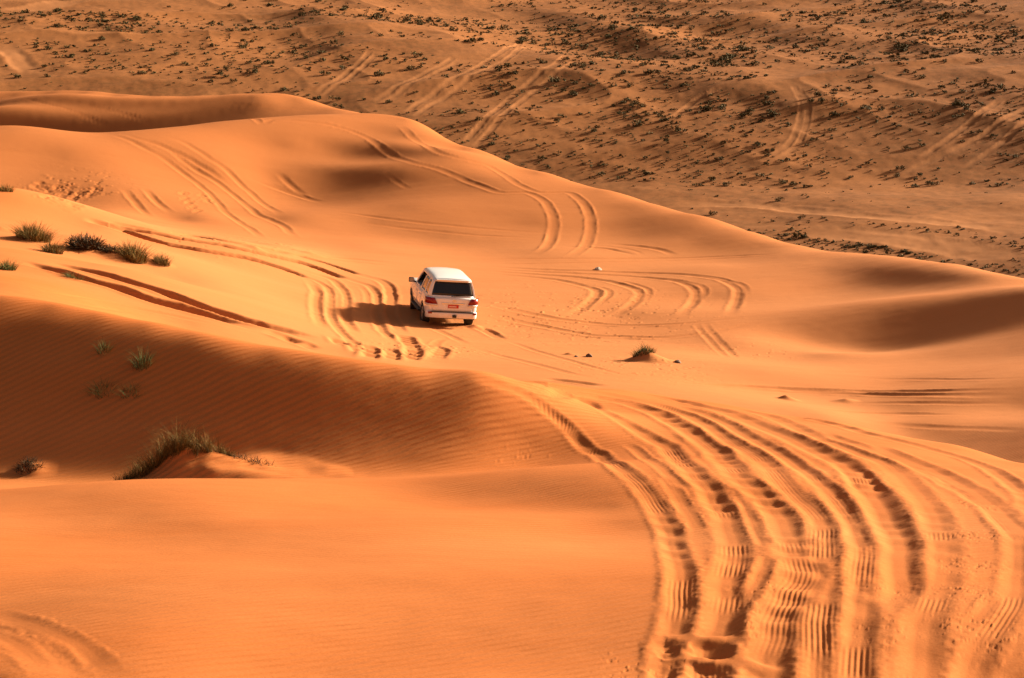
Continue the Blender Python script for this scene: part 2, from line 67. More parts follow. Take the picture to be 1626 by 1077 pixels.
GROUND_SLOPES = np.array([-5.456,14.508,0.158,1,-3.973,14.464,0.205,1,-3.318,14.833,0.095,1,-4.426,16.207,0.095,1,-2.045,14.658,-0.095,1,-0.064,14.6,-0.063,1,1.303,14.441,-0.032,1,2.821,14.223,0,1,3.973,14.464,0.126,1,5.343,14.55,0.126,1,-6.957,18.751,-0.063,1,-5.101,18.821,-0.079,1,-2.551,18.525,-0.11,1,-0.079,18.2,-0.11,1,1.596,17.929,-0.063,1,3.457,17.665,-0.032,1,4.84,17.856,0,1,-6.243,23.174,-0.079,1,-3.051,22.292,-0.126,1,-0.095,22,-0.095,1,1.874,22.924,-0.032,1,4.29,22.087,-0.032,1,6.105,22.693,-0.063,1,-10.685,29.1,-0.063,1,-7.771,28.976,-0.063,1,-5.749,28.424,-0.063,1,-3.365,28.099,-0.095,1,-1.514,28.159,-0.095,1,0.347,28.498,-0.063,1,1.78,28.945,0,1,3.599,28.272,-0.032,1,5.441,28.18,-0.063,1,6.995,26.078,-0.095,1,-11.019,30.043,0.315,1,-8.021,29.944,0.221,1,-5.94,29.406,0.221,1,-3.48,29.093,0.189,1,-1.571,29.258,0.158,1,0.365,29.998,0.126,1,-8.889,33.852,0.126,1,-7.983,33.461,0.142,1,-7.07,32.95,0.142,1,-6.194,32.515,0.142,1,-5.351,32.158,0.158,1,-3.94,31.656,0.158,1,-3.2,31.438,0.158,1,-2.577,31.294,0.142,1,-1.862,31.245,0.126,1,-1.155,31.379,0.095,1,-0.138,32.5,0.032,1,0.41,33.998,-0.063,1,1.631,36.464,-0.063,1,3.363,35.843,-0.095,1,5.279,33.081,-0.095,1,6.826,30.239,-0.095,1,7.63,28.496,-0.095,1,0.87,30.488,0.032,1,1.5,33.466,0,1,2.077,33.937,-0.032,1,2.952,31.361,-0.032,1,4.401,30.686,-0.063,1,-20.257,56.477,-0.095,1,-14.71,56.104,-0.095,1,-17.187,65.792,-0.11,1,-9.838,59.188,-0.11,1,-11.752,71.034,-0.126,1,-13.337,80.908,-0.126,1,-14.188,66.503,-0.11,1,-4.918,59.798,-0.063,1,-5.958,72.756,-0.095,1,-6.75,82.725,-0.11,1,-7.219,88.707,-0.095,1,-2.242,60.959,-0.063,1,-2.635,75.354,-0.054,1,-3.13,85.943,-0.095,1,0.688,56.996,-0.079,1,0.782,64.995,-0.063,1,0.91,75.995,0,1,1.014,84.994,-0.047,1,3.53,57.892,-0.095,1,4.005,65.878,-0.032,1,4.652,76.859,0.11,1,5.263,87.342,-0.032,1,5.582,92.832,-0.047,1,5.929,98.822,0.101,1,6.215,103.814,0.114,1,7.612,69.585,0.095,1,8.818,81.022,0.11,1,9.703,89.475,-0.047,1,7.693,61.017,-0.032,1,8.502,53.327,0,1,9.344,58.762,0,1,10.633,67.164,0.095,1,11.382,72.107,0.173,1,12.056,76.557,0.016,1,13.033,82.983,0.095,1,13.707,87.432,0.063,1,12.917,48.303,0.189,1,14.655,55.084,0.173,1,16.737,63.326,0.158,1,14.604,65.389,0.11,1,11.53,55.311,0.142,1,12.413,59.724,0.095,1,15.443,69.3,0.252,1,14.751,71.494,0.3,1,13.224,71.996,0.252,1,16.347,71.454,0.347,1,17.618,71.048,0.347,1,18.297,69.636,0.315,1,16.349,73.709,0.032,1,18.581,73.178,-0.032,1,14.253,75.161,0,1,16.982,76.641,0.236,1,15.838,80.966,0.3,1,14.656,84.742,0.158,1,17.017,79.192,0.284,1,18.252,76.863,0.221,1,13.198,94.079,-0.032,1,14.712,90.309,-0.063,1,16.409,86.965,-0.063,1,18.022,81.532,-0.032,1,19.902,75.935,0,1,-21.089,81.31,-0.063,1,-28.089,79.165,-0.032,1,-17.025,80.213,-0.063,1,-15.157,81.096,-0.063,1,-13.016,83.998,-0.063,1,-11.014,87.308,-0.079,1,-15.814,74.337,-0.095,1,-20.114,94.892,0.151,1,-15.964,97.198,0.164,1,-11.66,100.325,0.151,1,-6.872,100.766,0.114,1,-3.551,97.936,0.088,1,-7.611,93.691,-0.032,1,1.196,100.993,0.101,1,1.112,93.493,0.063,1,-21.521,101.749,0.101,1,-24.536,108.254,0.05,1,-27.987,108.447,-0.032,1,-37.594,106.563,-0.032,1,-29.177,113.304,0.05,1,-23.215,115.694,0.05,1,-18.445,120.598,0.063,1,-13.201,125.307,0,1,-10.21,127.592,0,1,-6.943,126.81,0.063,1,-2.769,119.468,0.139,1,1.337,113.492,0.114,1,4.738,108.397,0.063,1,9.282,101.075,0.063,1,11.449,97.329,-0.032,1,-17.009,110.701,0.063,1,-13.617,118.218,0.076,1,-12.971,112.253,0.126,1,-6.682,121.817,0.164,1,-6.057,109.833,0.177,1,-2.198,109.478,0.177,1,-0.444,106.999,0.063,1,-5.716,103.342,0.114,1,7.709,101.708,0.088,1,9.718,95.507,0.177,1,12.015,94.237,0.164,1,-46.523,153.087,0.252,1,-43.753,153.104,0.252,1,-40.971,153.079,0.252,1,-38.127,152.816,0.252,1,-35.204,152.201,0.252,1,-32.328,150.955,0.233,1,-29.492,149.54,0.21,1,-26.652,148.589,0.199,1,-23.822,147.728,0.193,1,-21.063,147.201,0.184,1,-18.354,146.982,0.175,1,-15.704,144.731,0.153,1,-13.143,141.893,0.126,1,-43.409,142.536,0.363,1,-42.354,142.684,0.363,1,-41.294,142.825,0.363,1,-40.23,142.96,0.363,1,-39.162,143.088,0.363,1,-38.091,143.208,0.363,1,-37.016,143.322,0.363,1,-35.914,143.232,0.363,1,-34.809,143.097,0.363,1,-33.703,142.955,0.363,1,-32.597,142.805,0.363,1,-31.492,142.648,0.363,1,-30.387,142.482,0.363,1,-29.29,142.372,0.361,1,-28.197,142.311,0.358,1,-27.104,142.242,0.355,1,-26.01,142.165,0.352,1,-24.917,142.08,0.349,1,-23.83,142.015,0.346,1,-22.799,142.184,0.337,1,-21.764,142.346,0.327,1,-20.727,142.501,0.318,1,-19.686,142.648,0.309,1,-18.642,142.788,0.3,1,31.924,204.523,0.126,1,47.562,188.079,0.126,1,13.996,234.583,0.142,1,53.925,214.32,0.126,1,34.437,221.337,0.126,1,-3.104,27.425,-0.126,1,-2.561,26.475,-0.131,1,-2.047,25.515,-0.135,1,-1.565,24.545,-0.14,1,-1.127,23.648,-0.142,1,-0.726,22.796,-0.142,1,-0.352,21.938,-0.142,1,-0.007,21.132,-0.141,1,0.306,20.486,-0.136,1,0.6,19.835,-0.131,1,0.875,19.18,-0.126,1,-0.97,25.982,0.063,1,-0.564,25.533,0.078,1,-0.172,25.077,0.092,1,0.206,24.616,0.107,1,0.574,24.209,0.11,1,0.931,23.818,0.11,1,1.204,23.017,0.097,1,1.337,21.559,0.063,1,-7.003,26.076,0.016,1,-6.387,25.382,0.027,1,-5.791,24.676,0.037,1,-5.218,23.957,0.047,1,-4.683,23.205,0.042,1,-4.169,22.443,0.037,1,-3.68,21.679,0.031,1,-3.263,21.277,0.01,1,-2.859,20.868,-0.011,1,-2.467,20.452,-0.032,1,10.768,72.707,0.142,1,11.306,72.471,0.161,1,11.839,72.231,0.18,1,12.368,71.988,0.2,1,12.888,71.853,0.231,1,13.403,71.759,0.267,1,13.917,71.661,0.303,1,14.423,71.576,0.336,1,14.913,71.538,0.355,1,15.401,71.498,0.375,1,15.888,71.455,0.394,1,16.356,71.349,0.405,1,16.822,71.241,0.417,1,17.276,71.085,0.426,1,17.687,70.746,0.426,1,18.093,70.406,0.426,1,18.502,70.073,0.42,1,18.954,69.788,0.385,1,19.4,69.501,0.35,1,19.841,69.212,0.315,1,11.235,71.118,0.126,1,11.854,70.872,0.167,1,12.468,70.621,0.207,1,13.076,70.365,0.248,1,13.68,70.207,0.277,1,14.28,70.143,0.294,1,14.879,70.074,0.311,1,15.475,70,0.328,1,16.031,69.885,0.345,1,16.576,69.758,0.362,1,17.115,69.614,0.378,1,17.622,69.32,0.378,1,18.123,69.023,0.378,1,18.618,68.723,0.378,1,13.179,83.972,0.063,1,13.845,84.323,0.149,1,14.515,84.668,0.234,1,15.02,83.848,0.282,1,15.464,82.709,0.321,1,15.889,81.57,0.359,1,16.354,80.597,0.363,1,16.81,79.642,0.363,1,17.236,78.716,0.346,1,17.636,77.817,0.315,1,18.021,76.917,0.284,1,14.569,79.679,0.126,1,15.127,79.371,0.164,1,15.678,79.06,0.202,1,16.185,78.55,0.221,1,16.642,77.841,0.221,1,17.088,77.13,0.221,1,8.281,96.646,0.079,1,8.902,96.043,0.13,1,9.52,95.497,0.172,1,10.158,95.25,0.167,1,10.792,94.999,0.161,1,11.393,94.571,0.147,1,11.941,93.871,0.121,1,12.48,93.168,0.095,1,10.839,56.469,0.095,1,11.498,56.138,0.107,1,12.146,55.8,0.119,1,12.81,55.678,0.13,1,13.503,55.811,0.139,1,14.197,55.937,0.149,1,14.891,56.056,0.158,1,11.145,53.348,0.142,1,11.545,52.61,0.157,1,11.93,51.87,0.172,1,12.298,51.129,0.187,1,12.788,50.763,0.194,1,13.29,50.454,0.199,1,13.784,50.14,0.205,1,-11.068,118.986,0.095,1,-10.204,118.515,0.198,1,-9.336,118.031,0.292,1,-8.426,117.515,0.338,1,-7.546,116.957,0.347,1,-6.7,116.351,0.312,1,-5.856,115.773,0.274,1,-4.991,115.353,0.216,1,-4.132,114.926,0.158,1,-12.01,113.366,0.126,1,-11.205,113.227,0.196,1,-10.4,113.082,0.265,1,-9.599,112.719,0.303,1,-8.802,112.271,0.33,1,-8.005,111.749,0.34,1,-7.208,111.11,0.324,1,-6.379,110.615,0.284,1,-5.517,110.261,0.221,1,-4.66,109.901,0.158,1,-10.922,109.456,0.126,1,-9.881,109.071,0.157,1,-8.846,108.676,0.187,1,-7.759,108.483,0.174,1,-6.67,108.295,0.158,1,-44.828,147.331,0.347,1,-43.699,147.494,0.347,1,-42.565,147.65,0.347,1,-41.426,147.798,0.347,1,-40.283,147.939,0.347,1,-39.136,148.072,0.347,1,-37.98,148.165,0.347,1,-36.746,147.804,0.347,1,-35.517,147.433,0.347,1,-34.29,147.053,0.347,1,-33.067,146.663,0.347,1,-31.848,146.265,0.347,1,-30.633,145.857,0.347,1,-29.437,145.691,0.341,1,-28.243,145.531,0.335,1,-27.049,145.363,0.329,1,-25.856,145.185,0.323,1,-24.665,144.998,0.317,1,-23.506,144.941,0.305,1,-22.354,144.912,0.292,1,-21.201,144.874,0.279,1,-20.048,144.828,0.265,1,-18.894,144.772,0.252,1,-39.15,135.456,0.284,1,-37.245,135.992,0.284,1,-35.317,136.505,0.284,1,-33.34,136.569,0.284,1,-31.353,136.567,0.284,1,-29.316,136.25,0.277,1,-27.268,135.804,0.268,1,-25.51,136.57,0.261,1,-23.733,137.336,0.254,1,-21.915,138.033,0.24,1,-20.069,138.686,0.222,1,-18.201,139.316,0.205,1,14.48,243.069,0.189,0.06,21.02,242.591,0.189,0.06,27.515,241.94,0.189,0.06,33.951,241.122,0.189,0.06,40.315,240.139,0.189,0.06,46.595,239,0.189,0.06,52.781,237.711,0.189,0.06,58.861,236.279,0.189,0.06,64.826,234.712,0.189,0.06,-1.051,254.498,0.211,0.06,5.817,254.434,0.211,0.06,12.672,254.184,0.211,0.06,19.499,253.752,0.211,0.06,26.285,253.139,0.211,0.06,33.014,252.35,0.211,0.06,39.673,251.389,0.211,0.06,46.25,250.262,0.211,0.06,52.733,248.977,0.211,0.06,59.11,247.54,0.211,0.06,65.371,245.961,0.211,0.06,71.508,244.247,0.211,0.06,-11.171,265.265,0.211,0.06,-4.035,265.469,0.211,0.06,3.11,265.482,0.211,0.06,10.248,265.302,0.211,0.06,17.364,264.932,0.211,0.06,24.443,264.372,0.211,0.06,31.47,263.628,0.211,0.06,38.43,262.704,0.211,0.06,45.31,261.605,0.211,0.06,52.097,260.339,0.211,0.06,58.78,258.912,0.211,0.06,65.347,257.333,0.211,0.06,71.789,255.61,0.211,0.06,-25.784,278.81,0.2,0.06,-18.342,279.399,0.196,0.06,-10.862,279.789,0.198,0.06,-3.358,279.98,0.2,0.06,4.153,279.969,0.202,0.06,11.655,279.757,0.202,0.06,19.132,279.346,0.202,0.06,26.569,278.737,0.203,0.06,33.948,277.934,0.208,0.06,41.257,276.944,0.213,0.06,48.481,275.771,0.219,0.06,55.606,274.423,0.222,0.06,62.621,272.908,0.225,0.06,69.513,271.234,0.227,0.06,76.274,269.411,0.227,0.06,-79.615,276.777,0.221,0.06,-72.698,278.674,0.221,0.06,-65.62,280.305,0.217,0.06,-58.416,281.75,0.213,0.06,-51.103,283.023,0.208,0.06,-43.693,284.118,0.204,0.06,-36.198,285.027,0.199,0.06,-28.635,285.744,0.195,0.06,-21.019,286.263,0.19,0.06,-13.371,286.688,0.191,0.06,-5.697,286.943,0.193,0.06,1.99,286.993,0.195,0.06,9.658,286.417,0.194,0.06,17.28,285.548,0.192,0.06,24.839,284.478,0.189,0.06,32.571,285.523,0.201,0.06,40.367,286.672,0.214,0.06,48.185,287.617,0.228,0.06,55.873,287.623,0.242,0.06,63.232,286.096,0.257,0.06,70.468,284.4,0.273,0.06,77.57,282.545,0.279,0.06,-83.543,291.255,0.214,0.06,-76.282,293.241,0.212,0.06,-68.777,294.612,0.206,0.06,-61.142,295.712,0.2,0.06,-53.414,296.629,0.194,0.06,-45.667,297.768,0.188,0.06,-37.955,299.706,0.183,0.06,-30.12,301.449,0.179,0.06,-22.18,302.989,0.174,0.06,-14.179,304.971,0.141,0.06,-6.073,306.94,0.098,0.06,2.133,308.693,0.055,0.06,10.352,307.986,0.056,0.06,18.5,306.582,0.067,0.06,26.563,304.965,0.078,0.06,34.58,303.788,0.11,0.06,42.515,302.494,0.146,0.06,50.347,301.002,0.182,0.06,58.082,299.419,0.215,0.06,65.733,297.832,0.245,0.06,73.256,296.072,0.275,0.06,80.641,294.146,0.284,0.06,-88.826,310.546,0.194,0.06,-81.102,312.652,0.19,0.06,-73.228,314.59,0.186,0.06,-65.213,316.348,0.181,0.06,-57.07,317.918,0.177,0.06,-48.816,319.29,0.166,0.06,-40.464,320.455,0.139,0.06,-32.028,321.408,0.112,0.06,-23.523,322.142,0.085,0.06,-15.23,328.367,0.091,0.06,-6.636,336.135,0.107,0.06,2.369,343.672,0.123,0.06,11.426,340.608,0.135,0.06,20.184,335.093,0.146,0.06,28.64,329.357,0.156,0.06,37.12,326.648,0.166,0.06,45.482,324.158,0.174,0.06,53.676,321.466,0.183,0.06,61.785,319.073,0.202,0.06,69.925,317.388,0.237,0.06,77.93,315.518,0.273,0.06,85.787,313.473,0.284,0.06,-96.58,338.491,0.158,0.06,-88.18,340.776,0.158,0.06,-79.616,342.878,0.15,0.06,-70.9,344.786,0.141,0.06,-62.046,346.489,0.132,0.06,-53.072,347.976,0.123,0.06,-43.996,349.24,0.115,0.06,-34.826,350.273,0.106,0.06,-25.58,351.069,0.097,0.06,-16.586,358.376,0.119,0.06,-7.24,367.529,0.151,0.06,2.589,376.431,0.184,0.06,12.438,371.632,0.176,0.06,21.855,363.704,0.16,0.06,30.841,355.545,0.144,0.06,39.906,351.995,0.154,0.06,48.837,348.865,0.167,0.06,57.567,345.521,0.181,0.06,66.212,342.662,0.204,0.06,74.938,340.86,0.245,0.06,83.518,338.859,0.287,0.06,92.099,337.298,0.3,0.06,-105.498,370.264,0.126,0.06,-83.621,375.809,0.126,0.06,-60.862,380.159,0.126,0.06,-37.429,383.176,0.126,0.06,-13.78,390.757,0.126,0.06,10.829,398.853,0.126,0.06,35.237,393.425,0.126,0.06,58.85,387.22,0.168,0.06,81.293,379.171,0.203,0.06,102.71,371.047,0.221,0.06,6.733,377.94,-0.047,1,10.259,370.655,-0.047,1,13.644,363.339,-0.047,1,16.69,356.334,-0.047,1,19.555,349.403,-0.047,1,22.148,341.769,-0.039,1,24.548,333.842,-0.027,1,26.812,325.899,-0.016,1,5.656,368.957,0.252,1,9.115,361.683,0.252,1,12.432,354.377,0.252,1,15.415,347.383,0.252,1,18.218,340.463,0.252,1,20.754,332.839,0.252,1,23.098,324.923,0.252,1,25.307,316.991,0.252,1,-36.42,350.111,0,1,-32.659,339.684,-0.008,1,-29.072,329.15,-0.015,1,-26.015,317.151,-0.008,1,-23.101,305.127,0,1,-36.365,341.067,0.236,1,-32.647,330.642,0.236,1,-29.102,320.112,0.236,1,-26.071,308.115,0.236,1,-23.183,296.094,0.236,1,28.346,366.907,-0.016,1,32.9,365.503,-0.024,1,37.402,363.993,-0.031,1,41.507,361.102,-0.024,1,45.538,358.166,-0.016,1,48.325,350.782,-0.005,1,50.933,343.29,0.005,1,53.383,335.783,0.016,1,26.786,357.999,0.236,1,31.237,356.616,0.236,1,35.634,355.126,0.236,1,39.645,352.256,0.236,1,43.582,349.341,0.236,1,46.298,341.975,0.236,1,48.835,334.502,0.236,1,51.216,327.014,0.236,1,22.799,293.115,0.016,1,25.936,291.051,0.016,1,28.966,288.996,0.016,1,31.942,286.916,0.016,1,34.67,284.262,0.019,1,37.209,281.234,0.025,1,39.686,278.183,0.032,1,21.409,284.195,0.252,1,24.454,282.147,0.252,1,27.395,280.108,0.252,1,30.281,278.045,0.252,1,32.926,275.408,0.252,1,35.385,272.396,0.252,1,37.782,269.363,0.252,1,50.448,330.168,0.032,1,53.933,328.126,0.032,1,57.365,326.049,0.032,1,60.655,323.503,0.034,1,63.647,319.822,0.044,1,66.55,316.118,0.053,1,69.364,312.392,0.063,1,-9.699,32.773,0.315,0.4,-9.313,32.915,0.315,0.4,-8.922,33.053,0.315,0.4,-8.486,33.018,0.315,0.4,-8.01,32.81,0.315,0.4,-7.539,32.596,0.315,0.4,-7.071,32.376,0.315,0.4,-6.616,32.193,0.315,0.4,-6.166,32.012,0.315,0.4,-5.719,31.82,0.315,0.4,-5.275,31.622,0.315,0.4,-4.844,31.475,0.315,0.4,-4.416,31.323,0.315,0.4,-3.991,31.177,0.313,0.4,-3.574,31.068,0.309,0.4,-3.162,30.979,0.305,0.4,-2.75,30.884,0.302,0.4,-2.345,30.849,0.291,0.4,-1.945,30.871,0.273,0.4,-1.543,30.893,0.254,0.4,-1.141,30.926,0.236,0.4,-0.746,31.285,0.205,0.4,-9.562,32.217,0.347,0.4,-9.175,32.329,0.347,0.4,-8.784,32.437,0.347,0.4,-8.355,32.406,0.347,0.4,-7.893,32.232,0.347,0.4,-7.435,32.052,0.347,0.4,-6.979,31.865,0.347,0.4,-6.533,31.708,0.347,0.4,-6.093,31.55,0.347,0.4,-5.654,31.379,0.347,0.4,-5.218,31.203,0.347,0.4,-4.793,31.069,0.347,0.4,-4.37,30.928,0.347,0.4,-3.951,30.796,0.345,0.4,-3.539,30.701,0.341,0.4,-3.133,30.634,0.337,0.4,-2.727,30.563,0.333,0.4,-2.327,30.547,0.322,0.4,-1.93,30.586,0.304,0.4,-1.532,30.628,0.286,0.4,-1.134,30.689,0.268,0.4,-0.74,30.98,0.236,0.4,-9.355,31.382,0.363,0.4,-8.977,31.492,0.363,0.4,-8.595,31.599,0.363,0.4,-8.178,31.579,0.363,0.4,-7.731,31.433,0.363,0.4,-7.286,31.281,0.363,0.4,-6.844,31.122,0.363,0.4,-6.409,30.982,0.363,0.4,-5.983,30.865,0.363,0.4,-5.562,30.764,0.363,0.4,-5.143,30.656,0.363,0.4,-4.729,30.567,0.359,0.4,-4.317,30.473,0.356,0.4,-3.906,30.374,0.352,0.4,-3.501,30.298,0.349,0.4,-3.102,30.271,0.339,0.4,-2.704,30.25,0.323,0.4,-2.308,30.252,0.307,0.4,-1.913,30.272,0.289,0.4,-1.518,30.29,0.268,0.4,-1.123,30.338,0.247,0.4,-0.731,30.57,0.222,0.4,-9.129,30.478,0.347,0.4,-8.76,30.586,0.347,0.4,-8.388,30.691,0.347,0.4,-7.984,30.684,0.347,0.4,-7.552,30.566,0.347,0.4,-7.123,30.442,0.347,0.4,-6.695,30.312,0.347,0.4,-6.272,30.188,0.347,0.4,-5.858,30.093,0.347,0.4,-5.451,30.023,0.347,0.4,-5.044,29.948,0.347,0.4,-4.642,29.886,0.34,0.4,-4.24,29.819,0.333,0.4,-3.839,29.746,0.326,0.4,-3.443,29.696,0.319,0.4,-3.054,29.701,0.307,0.4,-2.664,29.705,0.292,0.4,-2.275,29.718,0.276,0.4,-1.885,29.737,0.257,0.4,-1.496,29.766,0.236,0.4,-1.108,29.84,0.215,0.4,-0.72,30.006,0.193,0.4,-9,29.964,0.315,0.4,-8.636,30.071,0.315,0.4,-8.269,30.174,0.315,0.4,-7.873,30.176,0.314,0.4,-7.451,30.076,0.312,0.4,-7.03,29.97,0.31,0.4,-6.612,29.859,0.308,0.4,-6.195,29.747,0.306,0.4,-5.788,29.666,0.304,0.4,-5.389,29.617,0.302,0.4,-4.99,29.562,0.3,0.4,-4.592,29.504,0.286,0.4,-4.195,29.442,0.272,0.4,-3.799,29.374,0.257,0.4,-3.407,29.327,0.243,0.4,-3.023,29.347,0.229,0.4,-2.639,29.367,0.213,0.4,-2.254,29.387,0.197,0.4,-1.868,29.402,0.184,0.4,-1.482,29.427,0.173,0.4,-1.098,29.508,0.163,0.4]).reshape(-1, 4)

def kern(U1, V1, a0, au, av, U2, V2, b0, bu, bv):
    du = U1[:, None] - U2[None]
    dv = V1[:, None] - V2[None]
    r = np.sqrt(du * du + dv * dv)
    ri = 1.0 / np.maximum(r, 1e-9)
    gu = 3 * r * du
    gv = 3 * r * dv
    return (a0[:, None] * b0 * r ** 3 + (au[:, None] * b0 - a0[:, None] * bu) * gu
            + (av[:, None] * b0 - a0[:, None] * bv) * gv
            - (au[:, None] * bu * 3 * (r + du * du * ri)
               + (au[:, None] * bv + av[:, None] * bu) * 3 * du * dv * ri
               + av[:, None] * bv * 3 * (r + dv * dv * ri)))

def fit_surface(pts, shs, lam_p, lam_s):
    up, vp = np.arctan2(pts[:, 0], pts[:, 1]), np.log(np.hypot(pts[:, 0], pts[:, 1]))
    us, vs = np.arctan2(shs[:, 0], shs[:, 1]), np.log(np.hypot(shs[:, 0], shs[:, 1]))
    tp = -pts[:, 2] / np.hypot(pts[:, 0], pts[:, 1])
    n, m = len(pts), len(shs)
    U = np.r_[up, us]
    V = np.r_[vp, vs]
    ar = np.cos(SUN_AZ - us)
    at = np.sin(SUN_AZ - us)
    c0 = np.r_[np.ones(n), -ar]
    cu = np.r_[np.zeros(n), -at]
    cv = np.r_[np.zeros(n), -ar]
    A = kern(U, V, c0, cu, cv, U, V, c0, cu, cv)
    Q = np.stack([c0, c0 * U + cu, c0 * V + cv], 1)
    lam = np.r_[lam_p / pts[:, 3], lam_s / shs[:, 3]]
    N = n + m
    M = np.zeros((N + 3, N + 3))
    M[:N, :N] = A + np.diag(lam)
    M[:N, N:] = Q
    M[N:, :N] = Q.T
    w = np.linalg.solve(M, np.r_[tp, shs[:, 2], 0, 0, 0])
    return U, V, c0, cu, cv, w[:N], w[N:]

SURF = fit_surface(GROUND_POINTS, GROUND_SLOPES, 3e-5, 1e-2)

def surf_eval(u, v):
    U, V, c0, cu, cv, w, q = SURF
    out = np.empty(len(u))
    for i in range(0, len(u), 8000):
        s = slice(i, i + 8000)
        o = np.ones(len(u[s]))
        out[s] = kern(u[s], v[s], o, o * 0, o * 0, U, V, c0, cu, cv) @ w + q[0] + q[1] * u[s] + q[2] * v[s]
    return out

def axis(dense0, dense1, n, lo, hi, grow):
    """even spacing inside [dense0, dense1], growing spacing out to lo / hi"""
    a = np.linspace(dense0, dense1, n)
    h = a[1] - a[0]
    left, s, x = [], h, dense0
    while x > lo:
        s *= grow
        x -= s
        left.append(x)
    right, s, x = [], h, dense1
    while x < hi:
        s *= grow
        x += s
        right.append(x)
    return np.concatenate([left[::-1], a, right])

UA = axis(-0.275, 0.275, 1350, -1.25, 1.25, 1.06)
VN = 1650
def depth_rows():
    """rows thicken over the middle plain, where the ground is seen at a grazing angle"""
    a = axis(math.log(12.5), math.log(430.0), VN, math.log(1.2), math.log(5000.0), 1.05)
    lo, hi = math.log(54.0), math.log(112.0)
    mid = np.linspace(lo, hi, int(VN * .36))
    return np.concatenate([a[a < lo - 1e-4], mid, a[a > hi + 1e-4]])
VA = depth_rows()
NU, NV = len(UA), len(VA)

def spline_matrix(x, knots):
    """Catmull-Rom weights from uneven targets x to even knots"""
    h = knots[1] - knots[0]
    f = (x - knots[0]) / h
    i = np.clip(np.floor(f).astype(int), 1, len(knots) - 3)
    t = f - i
    w = np.stack([-.5 * t + t * t - .5 * t ** 3, 1 - 2.5 * t * t + 1.5 * t ** 3,
                  .5 * t + 2 * t * t - 1.5 * t ** 3, -.5 * t * t + .5 * t ** 3], 1)
    M = np.zeros((len(x), len(knots)), np.float32)
    for k in range(4):
        M[np.arange(len(x)), i + k - 1] += w[:, k]
    return M

# coarse solution, then smooth interpolation to the fine grid
# the inner block gets its own finer knots
kui = np.linspace(-.30, .30, 200)
kvi = np.linspace(math.log(11.0), math.log(520.0), 520)
def coarse(ku_, kv_):
    g = surf_eval(np.tile(ku_, len(kv_)), np.repeat(kv_, len(ku_)))
    return g.reshape(len(kv_), len(ku_)).astype(np.float32)
ku = np.linspace(UA[0] - .02, UA[-1] + .02, 110)
kv = np.linspace(VA[0] - .05, VA[-1] + .05, 130)
Tout = spline_matrix(VA, kv) @ coarse(ku, kv) @ spline_matrix(UA, ku).T
ii = np.where((UA > -.29) & (UA < .29))[0]
jj = np.where((VA > math.log(11.5)) & (VA < math.log(490.0)))[0]
COARSE_IN = coarse(kui, kvi)
Tin = spline_matrix(VA[jj], kvi) @ COARSE_IN @ spline_matrix(UA[ii], kui).T
wu = np.clip((.29 - np.abs(UA[ii])) / .012, 0, 1)
wv = np.clip(np.minimum(VA[jj] - math.log(11.5), math.log(490.0) - VA[jj]) / .05, 0, 1)
ww = (wv[:, None] * wu[None]).astype(np.float32)
T = Tout
T[np.ix_(jj, ii)] = T[np.ix_(jj, ii)] * (1 - ww) + Tin * ww
DD = np.exp(VA)[:, None]
X = (DD * np.sin(UA)[None]).astype(np.float32)
Y = (DD * np.cos(UA)[None]).astype(np.float32)
Z = (CAM_H - DD * T).astype(np.float32)
# ------------------------------------------------------------------ small relief: wind undulation, mounds, wheel tracks
RNG = np.random.default_rng(7)

def lattice_noise(x, y, seed):
    """smooth value noise in [-1, 1] on world coordinates already divided by the cell size"""
    r = np.random.default_rng(seed).uniform(-1, 1, (256, 256)).astype(np.float32)
    xi = np.floor(x).astype(np.int64)
    yi = np.floor(y).astype(np.int64)
    fx = (x - xi).astype(np.float32)
    fy = (y - yi).astype(np.float32)
    fx = fx * fx * fx * (fx * (fx * 6 - 15) + 10)
    fy = fy * fy * fy * (fy * (fy * 6 - 15) + 10)
    x0, x1, y0, y1 = xi & 255, (xi + 1) & 255, yi & 255, (yi + 1) & 255
    return (r[y0, x0] * (1 - fx) + r[y0, x1] * fx) * (1 - fy) + (r[y1, x0] * (1 - fx) + r[y1, x1] * fx) * fy

def sstep(a, b, x):
    t = np.clip((x - a) / (b - a), 0, 1)
    return t * t * (3 - 2 * t)

Rg = np.sqrt(X * X + Y * Y)
# far side: everything beyond the rim of the near dunes
FAR = (sstep(118, 172, Rg) * (1 - sstep(21.0, 23.5, Z)) + sstep(172, 200, Rg)).clip(0, 1).astype(np.float32)

# wind-shaped undulation, drawn out along the wind (x + a little y)
ca, sa = math.cos(math.radians(12)), math.sin(math.radians(12))
xa, ya = X * ca + Y * sa, -X * sa + Y * ca
near_w = 1 - FAR
Z += near_w * sstep(26, 60, Rg) * 0.020 * lattice_noise(xa / 7.0, ya / 2.6, 1)
Z += near_w * 0.011 * lattice_noise(xa / 3.4, ya / 1.1, 2)
Z += near_w * 0.004 * lattice_noise(xa / 1.1, ya / 0.45, 3)
Z += near_w * 0.0022 * lattice_noise(X / 0.35, Y / 0.22, 4)
Z += near_w * sstep(85, 110, Rg) * 0.05 * lattice_noise(xa / 9.0, ya / 5.0, 5)
